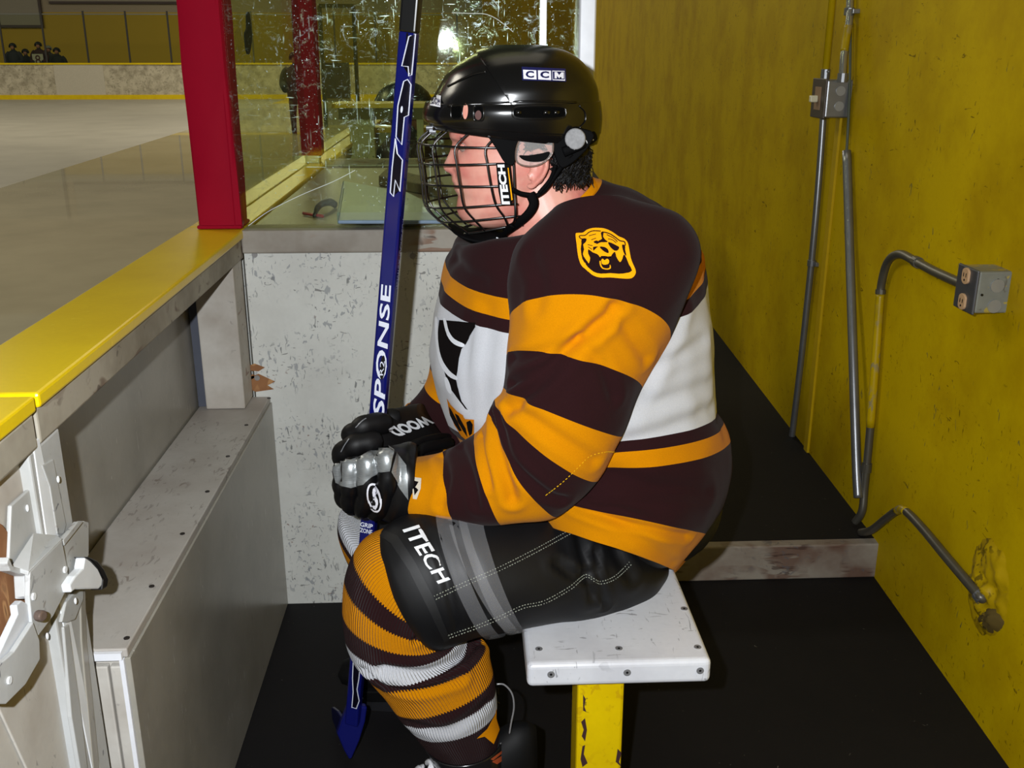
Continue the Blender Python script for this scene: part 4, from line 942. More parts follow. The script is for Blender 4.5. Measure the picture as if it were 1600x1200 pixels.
decal('crest_letter', LT2, T_body, M_BLK, jr, .0034, 5)
# bear patch on the shoulder (photo coordinates from the enlarged patch)
def bz(pts): return [(880+x/10.91, 340+y/10.91) for x, y in pts]
decal('patch_edge', [bz(sm2([(215, 300), (250, 275), (340, 270), (400, 225), (500, 192), (620, 190), (720, 205), (840, 260), (940, 330), (1040, 375), (1100, 450), (1130, 600), (1160, 740), (1220, 880), (1220, 960), (1150, 1030), (1000, 1035), (800, 1020), (640, 1022), (520, 990), (400, 900), (300, 800), (255, 640), (235, 480)], 3))], T_slv, M_YT, jr, .0022, 6)
dk = [[(320, 385), (400, 380), (385, 440), (345, 480), (360, 560), (340, 640), (380, 720), (440, 800), (400, 810), (330, 720), (305, 560), (315, 470)],
      [(430, 560), (500, 610), (580, 640), (620, 690), (600, 720), (620, 800), (680, 880), (760, 900), (820, 850), (800, 720), (830, 640), (880, 600), (900, 680), (960, 770), (1000, 720), (1030, 640), (1070, 700), (1110, 800), (1160, 900), (1080, 940), (940, 960), (800, 950), (640, 960), (520, 930), (420, 850), (380, 790), (440, 790), (460, 700), (430, 640)],
      [(640, 280), (690, 260), (680, 340), (720, 400), (760, 430), (700, 440), (640, 440), (600, 460), (560, 470), (610, 410), (660, 380)],
      [(760, 440), (820, 450), (900, 490), (950, 520), (930, 570), (870, 580), (800, 520)],
      [(520, 430), (570, 410), (600, 430), (560, 460), (530, 450)],
      [(620, 515), (700, 520), (760, 560), (770, 620), (720, 610), (660, 570)],
      [(1000, 480), (1050, 490), (1050, 560), (1070, 660), (1040, 640), (1010, 560)],
      [(510, 520), (600, 515), (540, 540), (520, 590)],
      [(640, 670), (770, 680), (770, 720), (700, 700), (650, 720)]]
decal('patch_bear', [bz(sm2(q, 2)) for q in dk], T_slv, M_BR, jr, .0032, 6)
tn = bmesh.new()
for q, r in (([(275, 340), (300, 325), (380, 320), (440, 270), (520, 245), (640, 250)], .0007), ([(275, 340), (310, 380), (400, 385)], .0007), ([(670, 265), (780, 290), (880, 350), (960, 410), (1040, 430), (1055, 490)], .0008), ([(440, 330), (560, 300)], .0005), ([(740, 310), (860, 370), (920, 430)], .0006), ([(480, 400), (560, 370)], .0005), ([(760, 380), (840, 400), (900, 450)], .0005), ([(420, 480), (500, 500)], .0005), ([(430, 520), (490, 560)], .0005)):
    P_ = onpath(T_slv, bz(q), .003)
    if len(P_) > 2: tube(P_, r, 5, tn)
split('patch_line', tn, M_BR, jr)
tg = []
decal('patch_mouth', [bz(sm2([(645, 740), (670, 720), (700, 745), (740, 720), (775, 745), (765, 800), (700, 820), (655, 800)], 2)), bz(sm2([(615, 760), (635, 760), (650, 840), (700, 875), (780, 870), (785, 820), (800, 830), (800, 880), (740, 895), (660, 880), (620, 820)], 2))], T_slv, M_YT, jr, .0042, 6)
# stitching along the elbow, cuff tag
ds = dashes(onpath(T_slv, [(852, 774), (880, 752), (905, 728), (922, 712), (945, 706), (960, 706)], .001), .0006, .004, .002); obj('elbow_stitching', ds, fabric('thread_yellow', (220, 170, 20)), jr)
decal('cuff_tag', [[(645, 746), (659, 748), (658, 764), (652, 780), (646, 779)]], T_slv, fabric('tag_white', (200, 190, 172)), jr, .002, 5)
decal('cuff_tag_mark', [[(648, 752), (655, 754), (650, 762), (655, 766), (649, 774), (648, 766), (653, 764), (647, 760)]], T_slv, M_BLK, jr, .003, 5)

# ------------------------------------------------------------------ padded shorts
M_PN = plain('black_nylon', (13, 13, 15), rough=0.55, spec=0.3, var=0.2, nscale=40)
PR_ = [Ring(590, 842, 690, 1004, 1.42, .088), Ring(604, 826, 704, 1000, 1.42, .098), Ring(640, 808, 744, 984, 1.425, .104), Ring(720, 798, 802, 968, 1.44, .11), Ring(820, 794, 872, 955, 1.475, .11), Ring(900, 784, 948, 949, 1.525, .112), Ring(950, 784, 1012, 922, 1.56, .105), Ring(975, 778, 1040, 888, 1.60, .09), Ring(990, 785, 1040, 860, 1.63, .06)]
pre = obj('tmp', loft(PR_, n=64, m=8), M_BK); tp = bvh(pre); bpy.data.objects.remove(pre)
crs = [cr(q, a, b) for q, a, b in (([(905, 830), (915, 880), (925, 930)], .010, .008), ([(930, 860), (935, 900), (945, 945)], .006, .008), ([(870, 880), (900, 900), (925, 895)], .008, .006), ([(700, 830), (740, 880), (760, 960)], .008, .005), ([(980, 800), (960, 850), (985, 900)], .012, .006), ([(660, 815), (690, 880), (716, 985)], .006, .004))]
pn = empty('shorts', (0.1, 1.6, 0.5)); pn.parent = pr; pn.matrix_parent_inverse = wmat(pr).inverted()
nl = obj('near_leg', loft(PR_, n=96, m=12, caps=(False, True), fold=.003, fscale=9, seed=6, creases=crs), M_PN, pn, smooth=True)
so = nl.modifiers.new('t', 'SOLIDIFY'); so.thickness = .004; so.offset = -1
FR = [Ring(575, 800, 640, 890, 1.74, .085), Ring(640, 770, 700, 880, 1.74, .095), Ring(760, 740, 800, 850, 1.76, .10), Ring(880, 720, 900, 840, 1.77, .105), Ring(960, 720, 985, 835, 1.77, .11), Ring(1000, 740, 1020, 830, 1.76, .08)]
fl = obj('far_leg', loft(FR, n=48, m=8), M_PN, pn, smooth=True)
hp = bmesh.new(); hpx = PY(990, 850, 1.68); sphere(hp, Vector((hpx.x, 1.66, 0.565)), (.15, .20, .112), 32, 20)
obj('seat', hp, M_PN, pn, smooth=True)
T_pn = bvh(nl)
for q in ([(664, 938), (720, 912), (780, 886), (840, 856), (905, 820)], [(667, 943), (722, 917), (782, 891), (842, 861), (908, 825)], [(700, 992), (740, 978), (780, 962), (815, 946), (850, 938), (890, 916), (915, 898), (935, 908), (960, 900), (985, 876)], [(702, 996), (742, 982), (782, 966), (817, 950), (852, 942), (892, 920), (916, 902), (936, 912), (962, 904), (988, 880)]):
    P_ = onpath(T_pn, q, .0012)
    if len(P_) > 2: obj('stitching', dashes(P_, .0007, .003, .0018), fabric('grey_thread', (150, 154, 140)), pn)
decal('hem_band', [[(602, 830), (622, 838), (650, 880), (676, 930), (704, 998), (694, 1002), (668, 948), (640, 892), (612, 850), (594, 838)]], T_pn, plain('black_band', (12, 12, 14), rough=0.6), pn, .002, 8)
text('knee_lettering', 'ITECH', [(629, 830), (685, 912), (705, 905), (654, 822)], T_pn, fabric('white_print', (222, 224, 228)), pn, .003, 5, bold=0.02)
# clear tape round the thigh
tpm = NT('clear_tape'); tpm.b.inputs['Base Color'].default_value = (.75, .75, .78, 1); tpm.b.inputs['Roughness'].default_value = .3; tpm.b.inputs['Alpha'].default_value = .10
for i, rr in enumerate(([Ring(682, 801, 766, 980, 1.43, .107), Ring(706, 798, 790, 975, 1.43, .110)], [Ring(716, 797, 800, 972, 1.438, .111), Ring(752, 795, 826, 966, 1.445, .1125)], [Ring(700, 799, 806, 971, 1.437, .112), Ring(728, 797, 822, 967, 1.442, .1135)])):
    for r in rr: r.a = r.a*1.025; r.b = r.b*1.02
    obj('tape_band', loft(rr, n=80, m=6, caps=(False, False), fold=.0012, fscale=30, seed=i), tpm.m, pn, smooth=True)
T_k = None

# ------------------------------------------------------------------ knitted socks over shin pads
SR = [Ring(620, 830, 715, 940, 1.42, .070), Ring(584, 838, 700, 952, 1.42, .080), Ring(560, 858, 692, 962, 1.42, .085), Ring(540, 902, 690, 978, 1.42, .088), Ring(535, 950, 700, 992, 1.42, .088), Ring(538, 990, 712, 997, 1.42, .086),
      Ring(552, 1026, 728, 1010, 1.42, .083), Ring(574, 1051, 755, 1014, 1.42, .079), Ring(612, 1095, 769, 1049, 1.42, .073), Ring(626, 1112, 773, 1074, 1.42, .070), Ring(640, 1131, 776, 1104, 1.42, .064), Ring(654, 1151, 777, 1122, 1.42, .058), Ring(672, 1172, 780, 1150, 1.42, .053), Ring(690, 1200, 780, 1190, 1.42, .047)]
km = stripes('knitted_sock', ringstops([2.2, 3, 4, 5, 6, 7, 8, 9, 10, 11.4, 12.2], 13, [JY, JB, JY, JB, JW, JB, JY, JB, JW, JB, JB, JB]), ribs=110, nub=700, jag=.006)
sk = empty('sock', (0, 1.42, .1)); sk.parent = pr; sk.matrix_parent_inverse = wmat(pr).inverted()
pre = obj('tmp', loft(SR, n=64, m=8), M_BK); tp = bvh(pre); bpy.data.objects.remove(pre)
crs = [cr(q, a, b) for q, a, b in (([(600, 1045), (660, 1052), (715, 1030), (750, 1000)], .009, .009), ([(572, 1048), (610, 1075), (660, 1078), (720, 1060)], .008, .006), ([(640, 1130), (700, 1140), (760, 1100)], .010, .004), ([(650, 1000), (680, 985), (700, 990)], .006, .005))]
s1 = obj('knit', loft(SR, n=128, m=12, fold=.0025, fscale=10, seed=9, creases=crs), km, sk, smooth=True)
SR2 = [Ring(560, 808, 660, 900, 1.75, .075), Ring(534, 800, 640, 905, 1.75, .09), Ring(528, 815, 640, 915, 1.75, .092), Ring(530, 835, 650, 925, 1.75, .092), Ring(545, 870, 660, 935, 1.75, .09), Ring(580, 930, 690, 970, 1.75, .08), Ring(620, 1000, 710, 1010, 1.76, .07), Ring(650, 1070, 730, 1070, 1.78, .058)]
km2 = stripes('knitted_sock_far', ringstops([1.0, 1.9, 2.5, 3.4, 4.2, 5, 5.5, 6], 7, [JW, JW, JB, JY, JB, JY, JB, JW, JB]), ribs=110, nub=700, jag=.008)
s2 = obj('far_knit', loft(SR2, n=80, m=8), km2, sk, smooth=True)
tpk = bmesh.new(); T_s = bvh(s1)
decal('back_stripe', [[(744, 1153), (760, 1138), (772, 1116), (777, 1092), (779, 1110), (779, 1140), (770, 1162), (756, 1150)]], T_s, fabric('sock_yellow', JY), sk, .002, 6)
decal('clear_tape', [[(600, 850), (628, 846), (650, 868), (676, 920), (668, 930), (640, 900), (616, 872)]], T_s, plain('orange_tape', (206, 116, 40), rough=0.2), sk, .0025, 6)

# ------------------------------------------------------------------ skates
def skate(cx, cy, rot, label):
    e = empty('skate', (cx, cy, 0)); e.parent = pr; e.matrix_parent_inverse = wmat(pr).inverted()
    M = Matrix.Translation((cx, cy, 0)) @ Matrix.Rotation(rot, 4, 'Z')
    def W(p): return M @ Vector(p)
    bl = bmesh.new(); prf = [(-.20, .022), (-.185, .004), (-.12, 0.0), (.06, 0.0), (.10, .006), (.115, .024), (.10, .034), (-.17, .034)]
    prism([W((x, -.002, z)) for x, z in prf], (M.to_3x3() @ Vector((0, .004, 0))), bl); obj('blade', bl, plain('dull_blade_steel', (70, 70, 74), rough=0.3, metal=0.8), e)
    for (x0, x1) in ((-.185, -.075), (.005, .115)):
        hd = bmesh.new(); prism([W((x0+.02, -.012, .03)), W((x1-.015, -.012, .03)), W((x1, -.03, .068)), W((x0, -.03, .068))], M.to_3x3() @ Vector((0, .024, 0)), hd)
        for v in hd.verts: pass
        obj('blade_holder', hd, plain('holder_black', (18, 18, 19), rough=0.4), e, bevel=.003)
    # boot: sections from toe to heel then up the cuff
    bt = bmesh.new(); secs = []
    for (x, zb, zt, hw) in ((-.225, .085, .095, .006), (-.215, .072, .118, .028), (-.18, .068, .132, .042), (-.12, .068, .148, .047), (-.06, .068, .175, .044), (-.02, .068, .205, .042), (.02, .068, .235, .040), (.045, .068, .25, .040), (.07, .070, .25, .036), (.086, .085, .24, .018)):
        row = []
        for k in range(20):
            th = 2*pi*k/20; row.append(bt.verts.new(W((x, hw*cos(th)*(1 if sin(th) > -.3 else .85), (zb+zt)/2+(zt-zb)/2*(abs(sin(th))**.8)*(1 if sin(th) > 0 else -1)))))
        secs.append(row)
    for a, b in zip(secs[:-1], secs[1:]):
        for k in range(20): bt.faces.new((a[k], a[(k+1) % 20], b[(k+1) % 20], b[k]))
    bt.faces.new(secs[0]); bt.faces.new(secs[-1][::-1])
    obj('boot', bt, plain('black_boot', (11, 11, 12), rough=0.6, spec=0.2), e, smooth=True, auto=60)
    lc = bmesh.new()
    for k in range(8):
        t = k/7; x = -.13+.12*t; z = .152+.075*t
        tube(smoothpath([W((x, -.034, z-.012)), W((x-.004, -.012, z+.006)), W((x+.004, .012, z+.007)), W((x, .034, z-.012))], 4), .0036, 6, lc, flat=1.5)
        tube(smoothpath([W((x+.008, -.034, z-.006)), W((x, .0, z+.012)), W((x-.006, .034, z-.014))], 4), .0034, 6, lc, flat=1.5)
    split('lace', lc, fabric('lace_white', (226, 226, 230)), e, smooth=True)
    tg = bmesh.new(); prism([W((-.02, -.03, .205)), W((-.02, .03, .205)), W((-.005, .034, .275)), W((-.005, -.034, .275))], M.to_3x3() @ Vector((.01, 0, 0)), tg)
    obj('tongue', tg, plain('tongue_grey', (40, 40, 42), rough=.7), e, bevel=.004)
    return e
sx = PY(742, 1190, 1.42).x
ske = skate(sx+.02, 1.42, radians(6), ''); skate(sx-.06, 1.80, radians(-4), '')
# clear guard standing round the ankle
gd = bmesh.new(); pts_o = [(776, 1068), (788, 1072), (800, 1086), (802, 1110), (797, 1140), (796, 1160), (770, 1166), (778, 1150), (776, 1110)]
clr = NT('clear_plastic'); clr.b.inputs['Alpha'].default_value = .05; clr.b.inputs['Roughness'].default_value = .12
gl_ = [PY(x, y, 1.40) for x, y in sm2(pts_o, 3)]
obj('guard_rim', tube([PY(x, y, 1.398) for x, y in []] if False else smoothpath([PY(x, y, 1.398) for x, y in ((776, 1069), (788, 1070), (800, 1084), (803, 1105), (799, 1128), (796, 1146))], 6), .0016, 6), plain('rim_grey', (120, 120, 122), rough=.2), ske, smooth=True)
ck = loft([Ring(662, 1160, 786, 1150, 1.42, .062, -.004), Ring(674, 1180, 790, 1176, 1.42, .066), Ring(690, 1200, 792, 1200, 1.42, .062)], n=48, m=6, caps=(False, False))
ckc = obj('ankle_cuff', ck, plain('dark_clear_cuff', (20, 20, 22), rough=.2), ske, smooth=True); so = ckc.modifiers.new('t', 'SOLIDIFY'); so.thickness = .003
T_c = bvh(ckc)
obj('cuff_rim', tube(onpath(T_c, [(672, 1168), (690, 1175), (708, 1170), (735, 1169), (752, 1178), (772, 1170), (790, 1156)], .001), .0012, 6), plain('rim_grey', (120, 120, 122)), ske)
decal('boot_mark', [[(766, 1186), (790, 1168), (790, 1172), (770, 1188)], [(768, 1190), (788, 1178), (788, 1186), (776, 1194)]], T_c, plain('dull_orange', (150, 66, 34), rough=.5), ske, .001, 5)

# ------------------------------------------------------------------ helmet
M_HS = plain('gloss_black_shell', (13, 12, 12), rough=0.22, spec=0.6, var=0.05)
M_HP = plain('matte_black_pad', (7, 7, 8), rough=0.7, spec=0.06)
hm = empty('helmet', PY(800, 200, YH)); hm.parent = pr; hm.matrix_parent_inverse = wmat(pr).inverted()
def HR(k=0.0):
    R_ = [Ring(673, 197, 928, 226, YH, .106), Ring(669, 193, 932, 211, YH, .111), Ring(666, 184, 934, 190, YH, .115), Ring(668, 172, 933, 172, YH, .116), Ring(671, 162, 931, 160, YH, .112), Ring(682, 142, 927, 136, YH, .110), Ring(698, 115, 912, 108, YH, .098), Ring(720, 96, 893, 90, YH, .082), Ring(748, 81, 868, 78, YH, .058), Ring(780, 73, 840, 73, YH, .028)]
    for r in R_:
        L_ = r.a.length; r.a = r.a*((L_+k)/L_); r.b = r.b*((r.b.length+k)/r.b.length); r.c = r.c+Vector((0, 0, k*0.6))
    return R_
def shellobj(name, k, keep, mat, m=8, rings=None):
    b = loft(rings or HR(k), n=96, m=m, caps=(False, True), e=2.15)
    for (co_, no_) in keep:
        bmesh.ops.bisect_plane(b, geom=b.verts[:]+b.edges[:]+b.faces[:], plane_co=co_, plane_no=no_, clear_outer=True)
    o = obj(name, b, mat, hm, smooth=True, auto=50); so = o.modifiers.new('t', 'SOLIDIFY'); so.thickness = .0045; so.offset = -1
    bv = o.modifiers.new('b', 'BEVEL'); bv.width = .0012; bv.segments = 2; bv.limit_method = 'ANGLE'; bv.angle_limit = radians(50); return o
s0, s1_ = PY(745, 82, YH), PY(783, 140, YH-.09)
dv = (s1_-s0); dv.y = 0; nrm = Vector((-dv.z, 0, dv.x)).normalized()
if nrm.x > 0: nrm = -nrm
fsh = shellobj('front_shell', 0.0, [], M_HS)
rsh = shellobj('rear_shell', 0.0045, [(s0, nrm)], M_HS)
# raised band running round the lower edge
bd = HR(0.006)[1:5]
bnd = loft(bd, n=96, m=5, caps=(False, False), e=2.15)
bo = obj('lower_band', bnd, M_HS, hm, smooth=True); so = bo.modifiers.new('t', 'SOLIDIFY'); so.thickness = .006; so.offset = -1; bv = bo.modifiers.new('b', 'BEVEL'); bv.width = .002; bv.segments = 3; bv.limit_method = 'ANGLE'; bv.angle_limit = radians(50)
T_h = bvh(fsh, rsh, bo)
def oval(cx, cy, rx, ry, rot=0, n=20, p=2):
    out = []
    for k in range(n):
        t = 2*pi*k/n; a, b = rx*abs(cos(t))**(2/p)*(1 if cos(t) > 0 else -1), ry*abs(sin(t))**(2/p)*(1 if sin(t) > 0 else -1)
        out.append((cx+a*cos(rot)-b*sin(rot), cy+a*sin(rot)+b*cos(rot)))
    return out
M_SLOT = plain('vent_black', (4, 4, 4), rough=0.8, spec=0.04)
for (cx, cy, rx, ry, nm) in ((842, 176, 42, 10, 'side_vent'), (748, 177, 8, 12, 'front_vent'), (714, 175, 9, 11, 'front_vent')):
    P_ = onpath(T_h, oval(cx, cy, rx, ry, 0, 28, 4)+[oval(cx, cy, rx, ry, 0, 28, 4)[0]], .001, 2)
    obj(nm+'_rim', tube(P_[:-1], .0013, 6, closed=True), M_HS, hm, smooth=True)
    decal(nm, [oval(cx, cy, rx-2, ry-2, 0, 20, 4)], T_h, M_SLOT, hm, .0012)
decal('vent_opening', [oval(728, 174, 4, 12, .05, 16)], T_h, M_SK, hm, .0018, 5)
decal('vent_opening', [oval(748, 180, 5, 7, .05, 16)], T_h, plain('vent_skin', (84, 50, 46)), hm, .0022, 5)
st_ = bmesh.new()
for (x0, x1) in ((806, 814), (848, 858), (864, 872)):
    P_ = onpath(T_h, [(x0, 176), (x1, 176)], .003, 2)
    if len(P_) > 1: tube(P_, .003, 8, st_)
split('vent_stud', st_, M_HS, hm, smooth=True)
for P0 in ([(905, 165), (914, 175), (914, 190), (905, 200)], [(700, 166), (760, 162), (830, 158), (900, 160)], [(700, 135), (735, 118), (760, 112)]):
    P_ = onpath(T_h, P0, .0006)
    if len(P_) > 2: obj('ridge', tube(P_, .0016, 6), M_HS, hm, smooth=True)
# stickers
M_SB = plain('sticker_navy', (26, 28, 74), rough=0.3); M_SW = plain('sticker_white', (226, 226, 234), rough=0.3)
decal('side_sticker', [[(815, 105), (883, 108), (884, 128), (816, 126)]], T_h, M_SB, hm, .0012, 6)
decal('side_sticker_face', [[(817, 110), (837.5, 111), (838, 125), (818, 124)], [(840, 111), (860, 111.5), (860.5, 126), (840.5, 125)], [(862, 111.5), (881, 112), (882, 127), (862.5, 126)]], T_h, M_SW, hm, .0020, 6)
for tx, q in (('C', [(821, 122.5), (834, 123), (834, 112.5), (821, 112)]), ('C', [(843.5, 123), (857, 123.5), (857, 113), (843.5, 112.5)])): text('sticker_letter', tx, q, T_h, M_SB, hm, .0028, 5, bold=.045)
decal('sticker_block', [[(862.5, 113), (880.5, 113.5), (881, 125.5), (863, 125)]], T_h, M_SB, hm, .0026, 6)
decal('sticker_letter', [[(865, 124), (865, 114.5), (868.5, 114.5), (872, 119), (875.5, 114.8), (879, 115), (879, 124.4), (875.5, 124.3), (875.5, 120), (872, 124), (868.5, 120), (868.5, 124)]], T_h, M_SW, hm, .0036, 50)
decal('front_sticker', [[(674, 148), (690, 150), (689, 168), (673, 165)]], T_h, M_SW, hm, .0014, 5)
for q in ([(675, 162), (679, 163), (680, 153), (676, 152)], [(680, 164), (684, 165), (685, 154), (681, 153)]): text('sticker_letter', 'C', q, T_h, M_SB, hm, .0024, 4, bold=.05)
decal('sticker_letter', [[(685, 165), (686, 155), (687, 155), (688, 159), (689, 155.4), (689.6, 155.5), (688.8, 166), (688, 166), (688, 161), (687, 164), (686.4, 160), (686, 165.4)]], T_h, M_SB, hm, .0024, 50)
# ear piece, clear ear loop, buttons, straps
YN = YH-.100
def hp_(name, pts, Y, th, mat, bevel=.002, sd=0): return obj(name, prism([PY(x, y, Y) for x, y in pts], Vector((0, th, 0))), mat, hm, bevel=bevel, seg=3)
hp_('ear_piece', sm2([(858, 196), (925, 205), (921, 228), (905, 246), (890, 258), (876, 262), (866, 240), (862, 220)], 3), YN, .014, M_HP)
hp_('temple_piece', sm2([(756, 203), (830, 203), (815, 215), (806, 230), (804, 256), (790, 256), (775, 232), (764, 216)], 3), YN, .010, M_HP)
hp_('clip', [(760, 204), (788, 204), (788, 214), (762, 215)], YN-.004, .006, plain('clip_grey', (60, 60, 64), rough=.4))
clr2 = NT('clear_ear_cover'); clr2.b.inputs['Alpha'].default_value = .17; clr2.b.inputs['Roughness'].default_value = .08; clr2.b.inputs['Base Color'].default_value = (.7, .68, .66, 1)
el = sm2([(818, 210), (835, 204), (856, 206), (864, 222), (862, 242), (846, 256), (826, 260), (808, 254), (806, 238), (810, 222)], 3)
hp_('clear_ear_cover', el, YN-.001, .0015, clr2.m, 0)
obj('ear_cover_rim', tube([PY(x, y, YN-.001) for x, y in el], .0013, 6, closed=True), plain('clear_rim', (120, 100, 90), rough=.15, alpha=.6), hm, smooth=True)
hp_('ear_slot', sm2([(811, 243), (825, 243), (845, 240), (858, 237), (858, 243), (850, 251), (834, 253), (818, 250)], 3), YN-.004, .003, M_HP, .001)
bt_ = bmesh.new(); disc_cyl(bt_, PY(899, 217, YN-.006), (0.25, 1, 0), .0155, .008, 24); obj('button', bt_, plain('button_grey', (128, 128, 130), rough=.6, var=.4, nscale=200), hm, bevel=.002)
def strap(name, pts, wd, Yo, th=.0022, mat=M_HP):
    P_ = smoothpath([PY(x, y, Yo+(dy or 0)) for x, y, dy in pts], 6); b = bmesh.new(); tube(P_, wd, 8, b, up=Vector((0, 1, 0)), flat=th/wd); return obj(name, b, mat, hm, smooth=True)
st1 = strap('rear_strap', [(880, 238, -.006), (912, 224, .0), (930, 212, .03)], .0075, YN, .003, M_HP)
T_st = bvh(st1)
text('strap_lettering', 'ITE', [(897, 234), (927, 219), (924, 209), (893, 224)], T_st, fabric('white_print', (222, 224, 228)), hm, .0008, 3, bold=.03)
strap('chin_strap', [(893, 240, 0), (872, 268, .008), (852, 296, .014), (838, 306, .014)], .0036, YN)
strap('chin_strap', [(800, 296, .004), (815, 303, .010), (838, 306, .014)], .004, YN)
strap('chin_strap', [(828, 302, .012), (834, 318, .014), (826, 334, .018), (808, 350, .03), (790, 362, .05)], .0075, YN)
strap('chin_strap', [(800, 352, .020), (790, 364, .04), (772, 372, .07)], .005, YN)
strap('side_strap', [(868, 258, .004), (860, 280, .010), (842, 302, .012)], .0032, YN)
cup = loft([Ring(700, 350, 715, 366, YH, .030), Ring(706, 352, 742, 378, YH, .045), Ring(730, 358, 782, 382, YH, .048), Ring(756, 356, 796, 368, YH, .040)], n=40, m=6)
cpo = obj('chin_cup', cup, M_HP, hm, smooth=True)
T_cp = bvh(cpo); text('cup_lettering', 'T', [(777, 380), (787, 376), (785, 368), (775, 371)], T_cp, fabric('white_print', (222, 224, 228)), hm, .001, 4, bold=.04)
# wire cage
LV = [((676, 199), (800, 207), .086), ((653, 222), (776, 231), .092), ((655, 252), (778, 256), .094), ((659, 283), (784, 291), .093), ((664, 320), (792, 319), .087), ((684, 343), (804, 338), .074), ((712, 364), (806, 352), .056)]
def cagep(li, ph):
    F, S_, wd = LV[li]; f3 = PY(*F, YH); s3 = PY(*S_, YH-wd); c_, s_ = cos(ph), sin(ph); c2 = (abs(c_)**0.9)*(1 if c_ > 0 else -1)
    return Vector((s3.x-(s3.x-f3.x)*c2, YH-wd*(abs(s_)**0.9)*(1 if s_ > 0 else -1), s3.z+(f3.z-s3.z)*max(0, c_)-.0035*s_*s_*0))
M_WR = plain('black_wire', (12, 12, 13), rough=0.25, spec=0.7)
cgp = empty('cage', PY(700, 280, YH)); cgp.parent = hm; cgp.matrix_parent_inverse = wmat(hm).inverted()
cg = bmesh.new()
for li in range(7):
    pts = [cagep(li, radians(a)) for a in range(-96, 97, 6)]; tube(pts, .0017 if 0 < li < 6 else .0021, 7, cg)
for a in (-84, -62, -40, -19, 0, 19, 40, 62, 84):
    pts = smoothpath([cagep(li, radians(a)) for li in range(7)], 5); tube(pts, .0017, 7, cg)
for sd in (-1, 1):
    E_ = [PY(x, y, YH-.086) for x, y in ((796, 207), (802, 250), (804, 300), (805, 340), (800, 356))]
    for p in E_: p.y = YH-sd*(.088 if p is not E_[-1] else .06)
    tube(smoothpath(E_, 5), .0021, 7, cg)
obj('cage_wire', cg, M_WR, hm, smooth=True)
bpy.data.objects.remove(cgp)
lb_ = hp_('cage_label', [(775, 255), (797, 257), (802, 312), (798, 320), (783, 320), (779, 300)], YN-.004, .006, M_HP, .001)
T_lb = bvh(lb_)
text('label_lettering', 'ITECH', [(797, 319), (788, 257), (777, 257), (784, 319)], T_lb, fabric('white_print', (222, 224, 228)), hm, .0008, 4, bold=.05)
decal('label_stripe', [[(793, 262), (794.5, 262), (801, 312), (799, 313)]], T_lb, M_YT, hm, .0008, 6)
tabs = bmesh.new()
for (x, y) in ((671, 200), (676, 206)): disc_cyl(tabs, PY(x, y, YH-.03), (1, 0, 0), .004, .010, 12)
split('cage_clip', tabs, M_ST, hm)

# ------------------------------------------------------------------ gloves
M_GL = plain('black_glove_nylon', (10, 9, 10), rough=0.55, spec=0.3, var=.2, nscale=60); M_GLS = plain('black_glove_shiny', (10, 10, 12), rough=0.36, spec=0.35)
M_SV = NT('brushed_silver'); s = M_SV; v = s.coords((8, 8, 120)); f = s.noise(v, 12, 3); s.base(s.mix(f, lin((108, 112, 112)), lin((176, 180, 182)))); s.b.inputs['Metallic'].default_value = .55; s.b.inputs['Roughness'].default_value = .34; M_SV = s.m
def finger(name, pts, rs, par, mat=M_GL, flat=1.0, m=6):
    """one padded finger: swells between its bends"""
    P_ = smoothpath([PY(x, y, Y) for x, y, Y in pts], m); n_ = len(P_); rr = []
    for i in range(n_):
        k = i/m; kk = int(min(k, len(rs)-2)); t = k-kk; r = rs[kk]*(1-t)+rs[kk+1]*t
        rr.append(r*(0.86+0.16*sin(pi*(k % 1))) if i not in (0, n_-1) else r*.7)
    P0 = P_[0]-(P_[1]-P_[0]).normalized()*.004; P9 = P_[-1]+(P_[-1]-P_[-2]).normalized()*rs[-1]*.45
    return obj(name, tube([P0]+P_+[P9], [rr[0]*.5]+rr+[rs[-1]*.42], 18, flat=flat, up=Vector((0, 1, 0))), mat, par, smooth=True)
g1 = empty('glove', PY(600, 750, 1.5)); g1.parent = pr; g1.matrix_parent_inverse = wmat(pr).inverted()
gb = obj('hand_back', loft([Ring(650, 700, 650, 810, 1.50, .060), Ring(638, 696, 640, 814, 1.50, .062), Ring(620, 700, 622, 816, 1.50, .058), Ring(600, 702, 602, 808, 1.505, .048), Ring(580, 706, 582, 800, 1.515, .034), Ring(560, 712, 560, 792, 1.53, .022)], n=56, m=6, e=2.4), M_GLS, g1, smooth=True)
fo = [finger('finger', [(603, 704, 1.462), (606, 735, 1.452), (604, 770, 1.456), (592, 798, 1.478), (580, 796, 1.51)], [.0165, .0180, .0180, .017, .014], g1, M_GLS),
      finger('finger', [(575, 712, 1.474), (575, 742, 1.464), (573, 772, 1.468), (566, 796, 1.488), (572, 792, 1.52)], [.0165, .0180, .0178, .016, .013], g1, M_GLS),
      finger('finger', [(549, 718, 1.488), (548, 745, 1.480), (547, 772, 1.484), (548, 792, 1.502), (562, 790, 1.53)], [.0155, .0170, .0165, .015, .012], g1, M_GLS),
      finger('finger', [(534, 724, 1.512), (533, 746, 1.508), (534, 768, 1.510), (540, 786, 1.525), (556, 786, 1.545)], [.0135, .0150, .0148, .0135, .011], g1, M_GLS)]
th_ = finger('thumb', [(628, 790, 1.53), (606, 800, 1.56), (586, 792, 1.585), (570, 776, 1.595)], [.018, .018, .016, .013], g1)
T_g = bvh(gb, *fo)
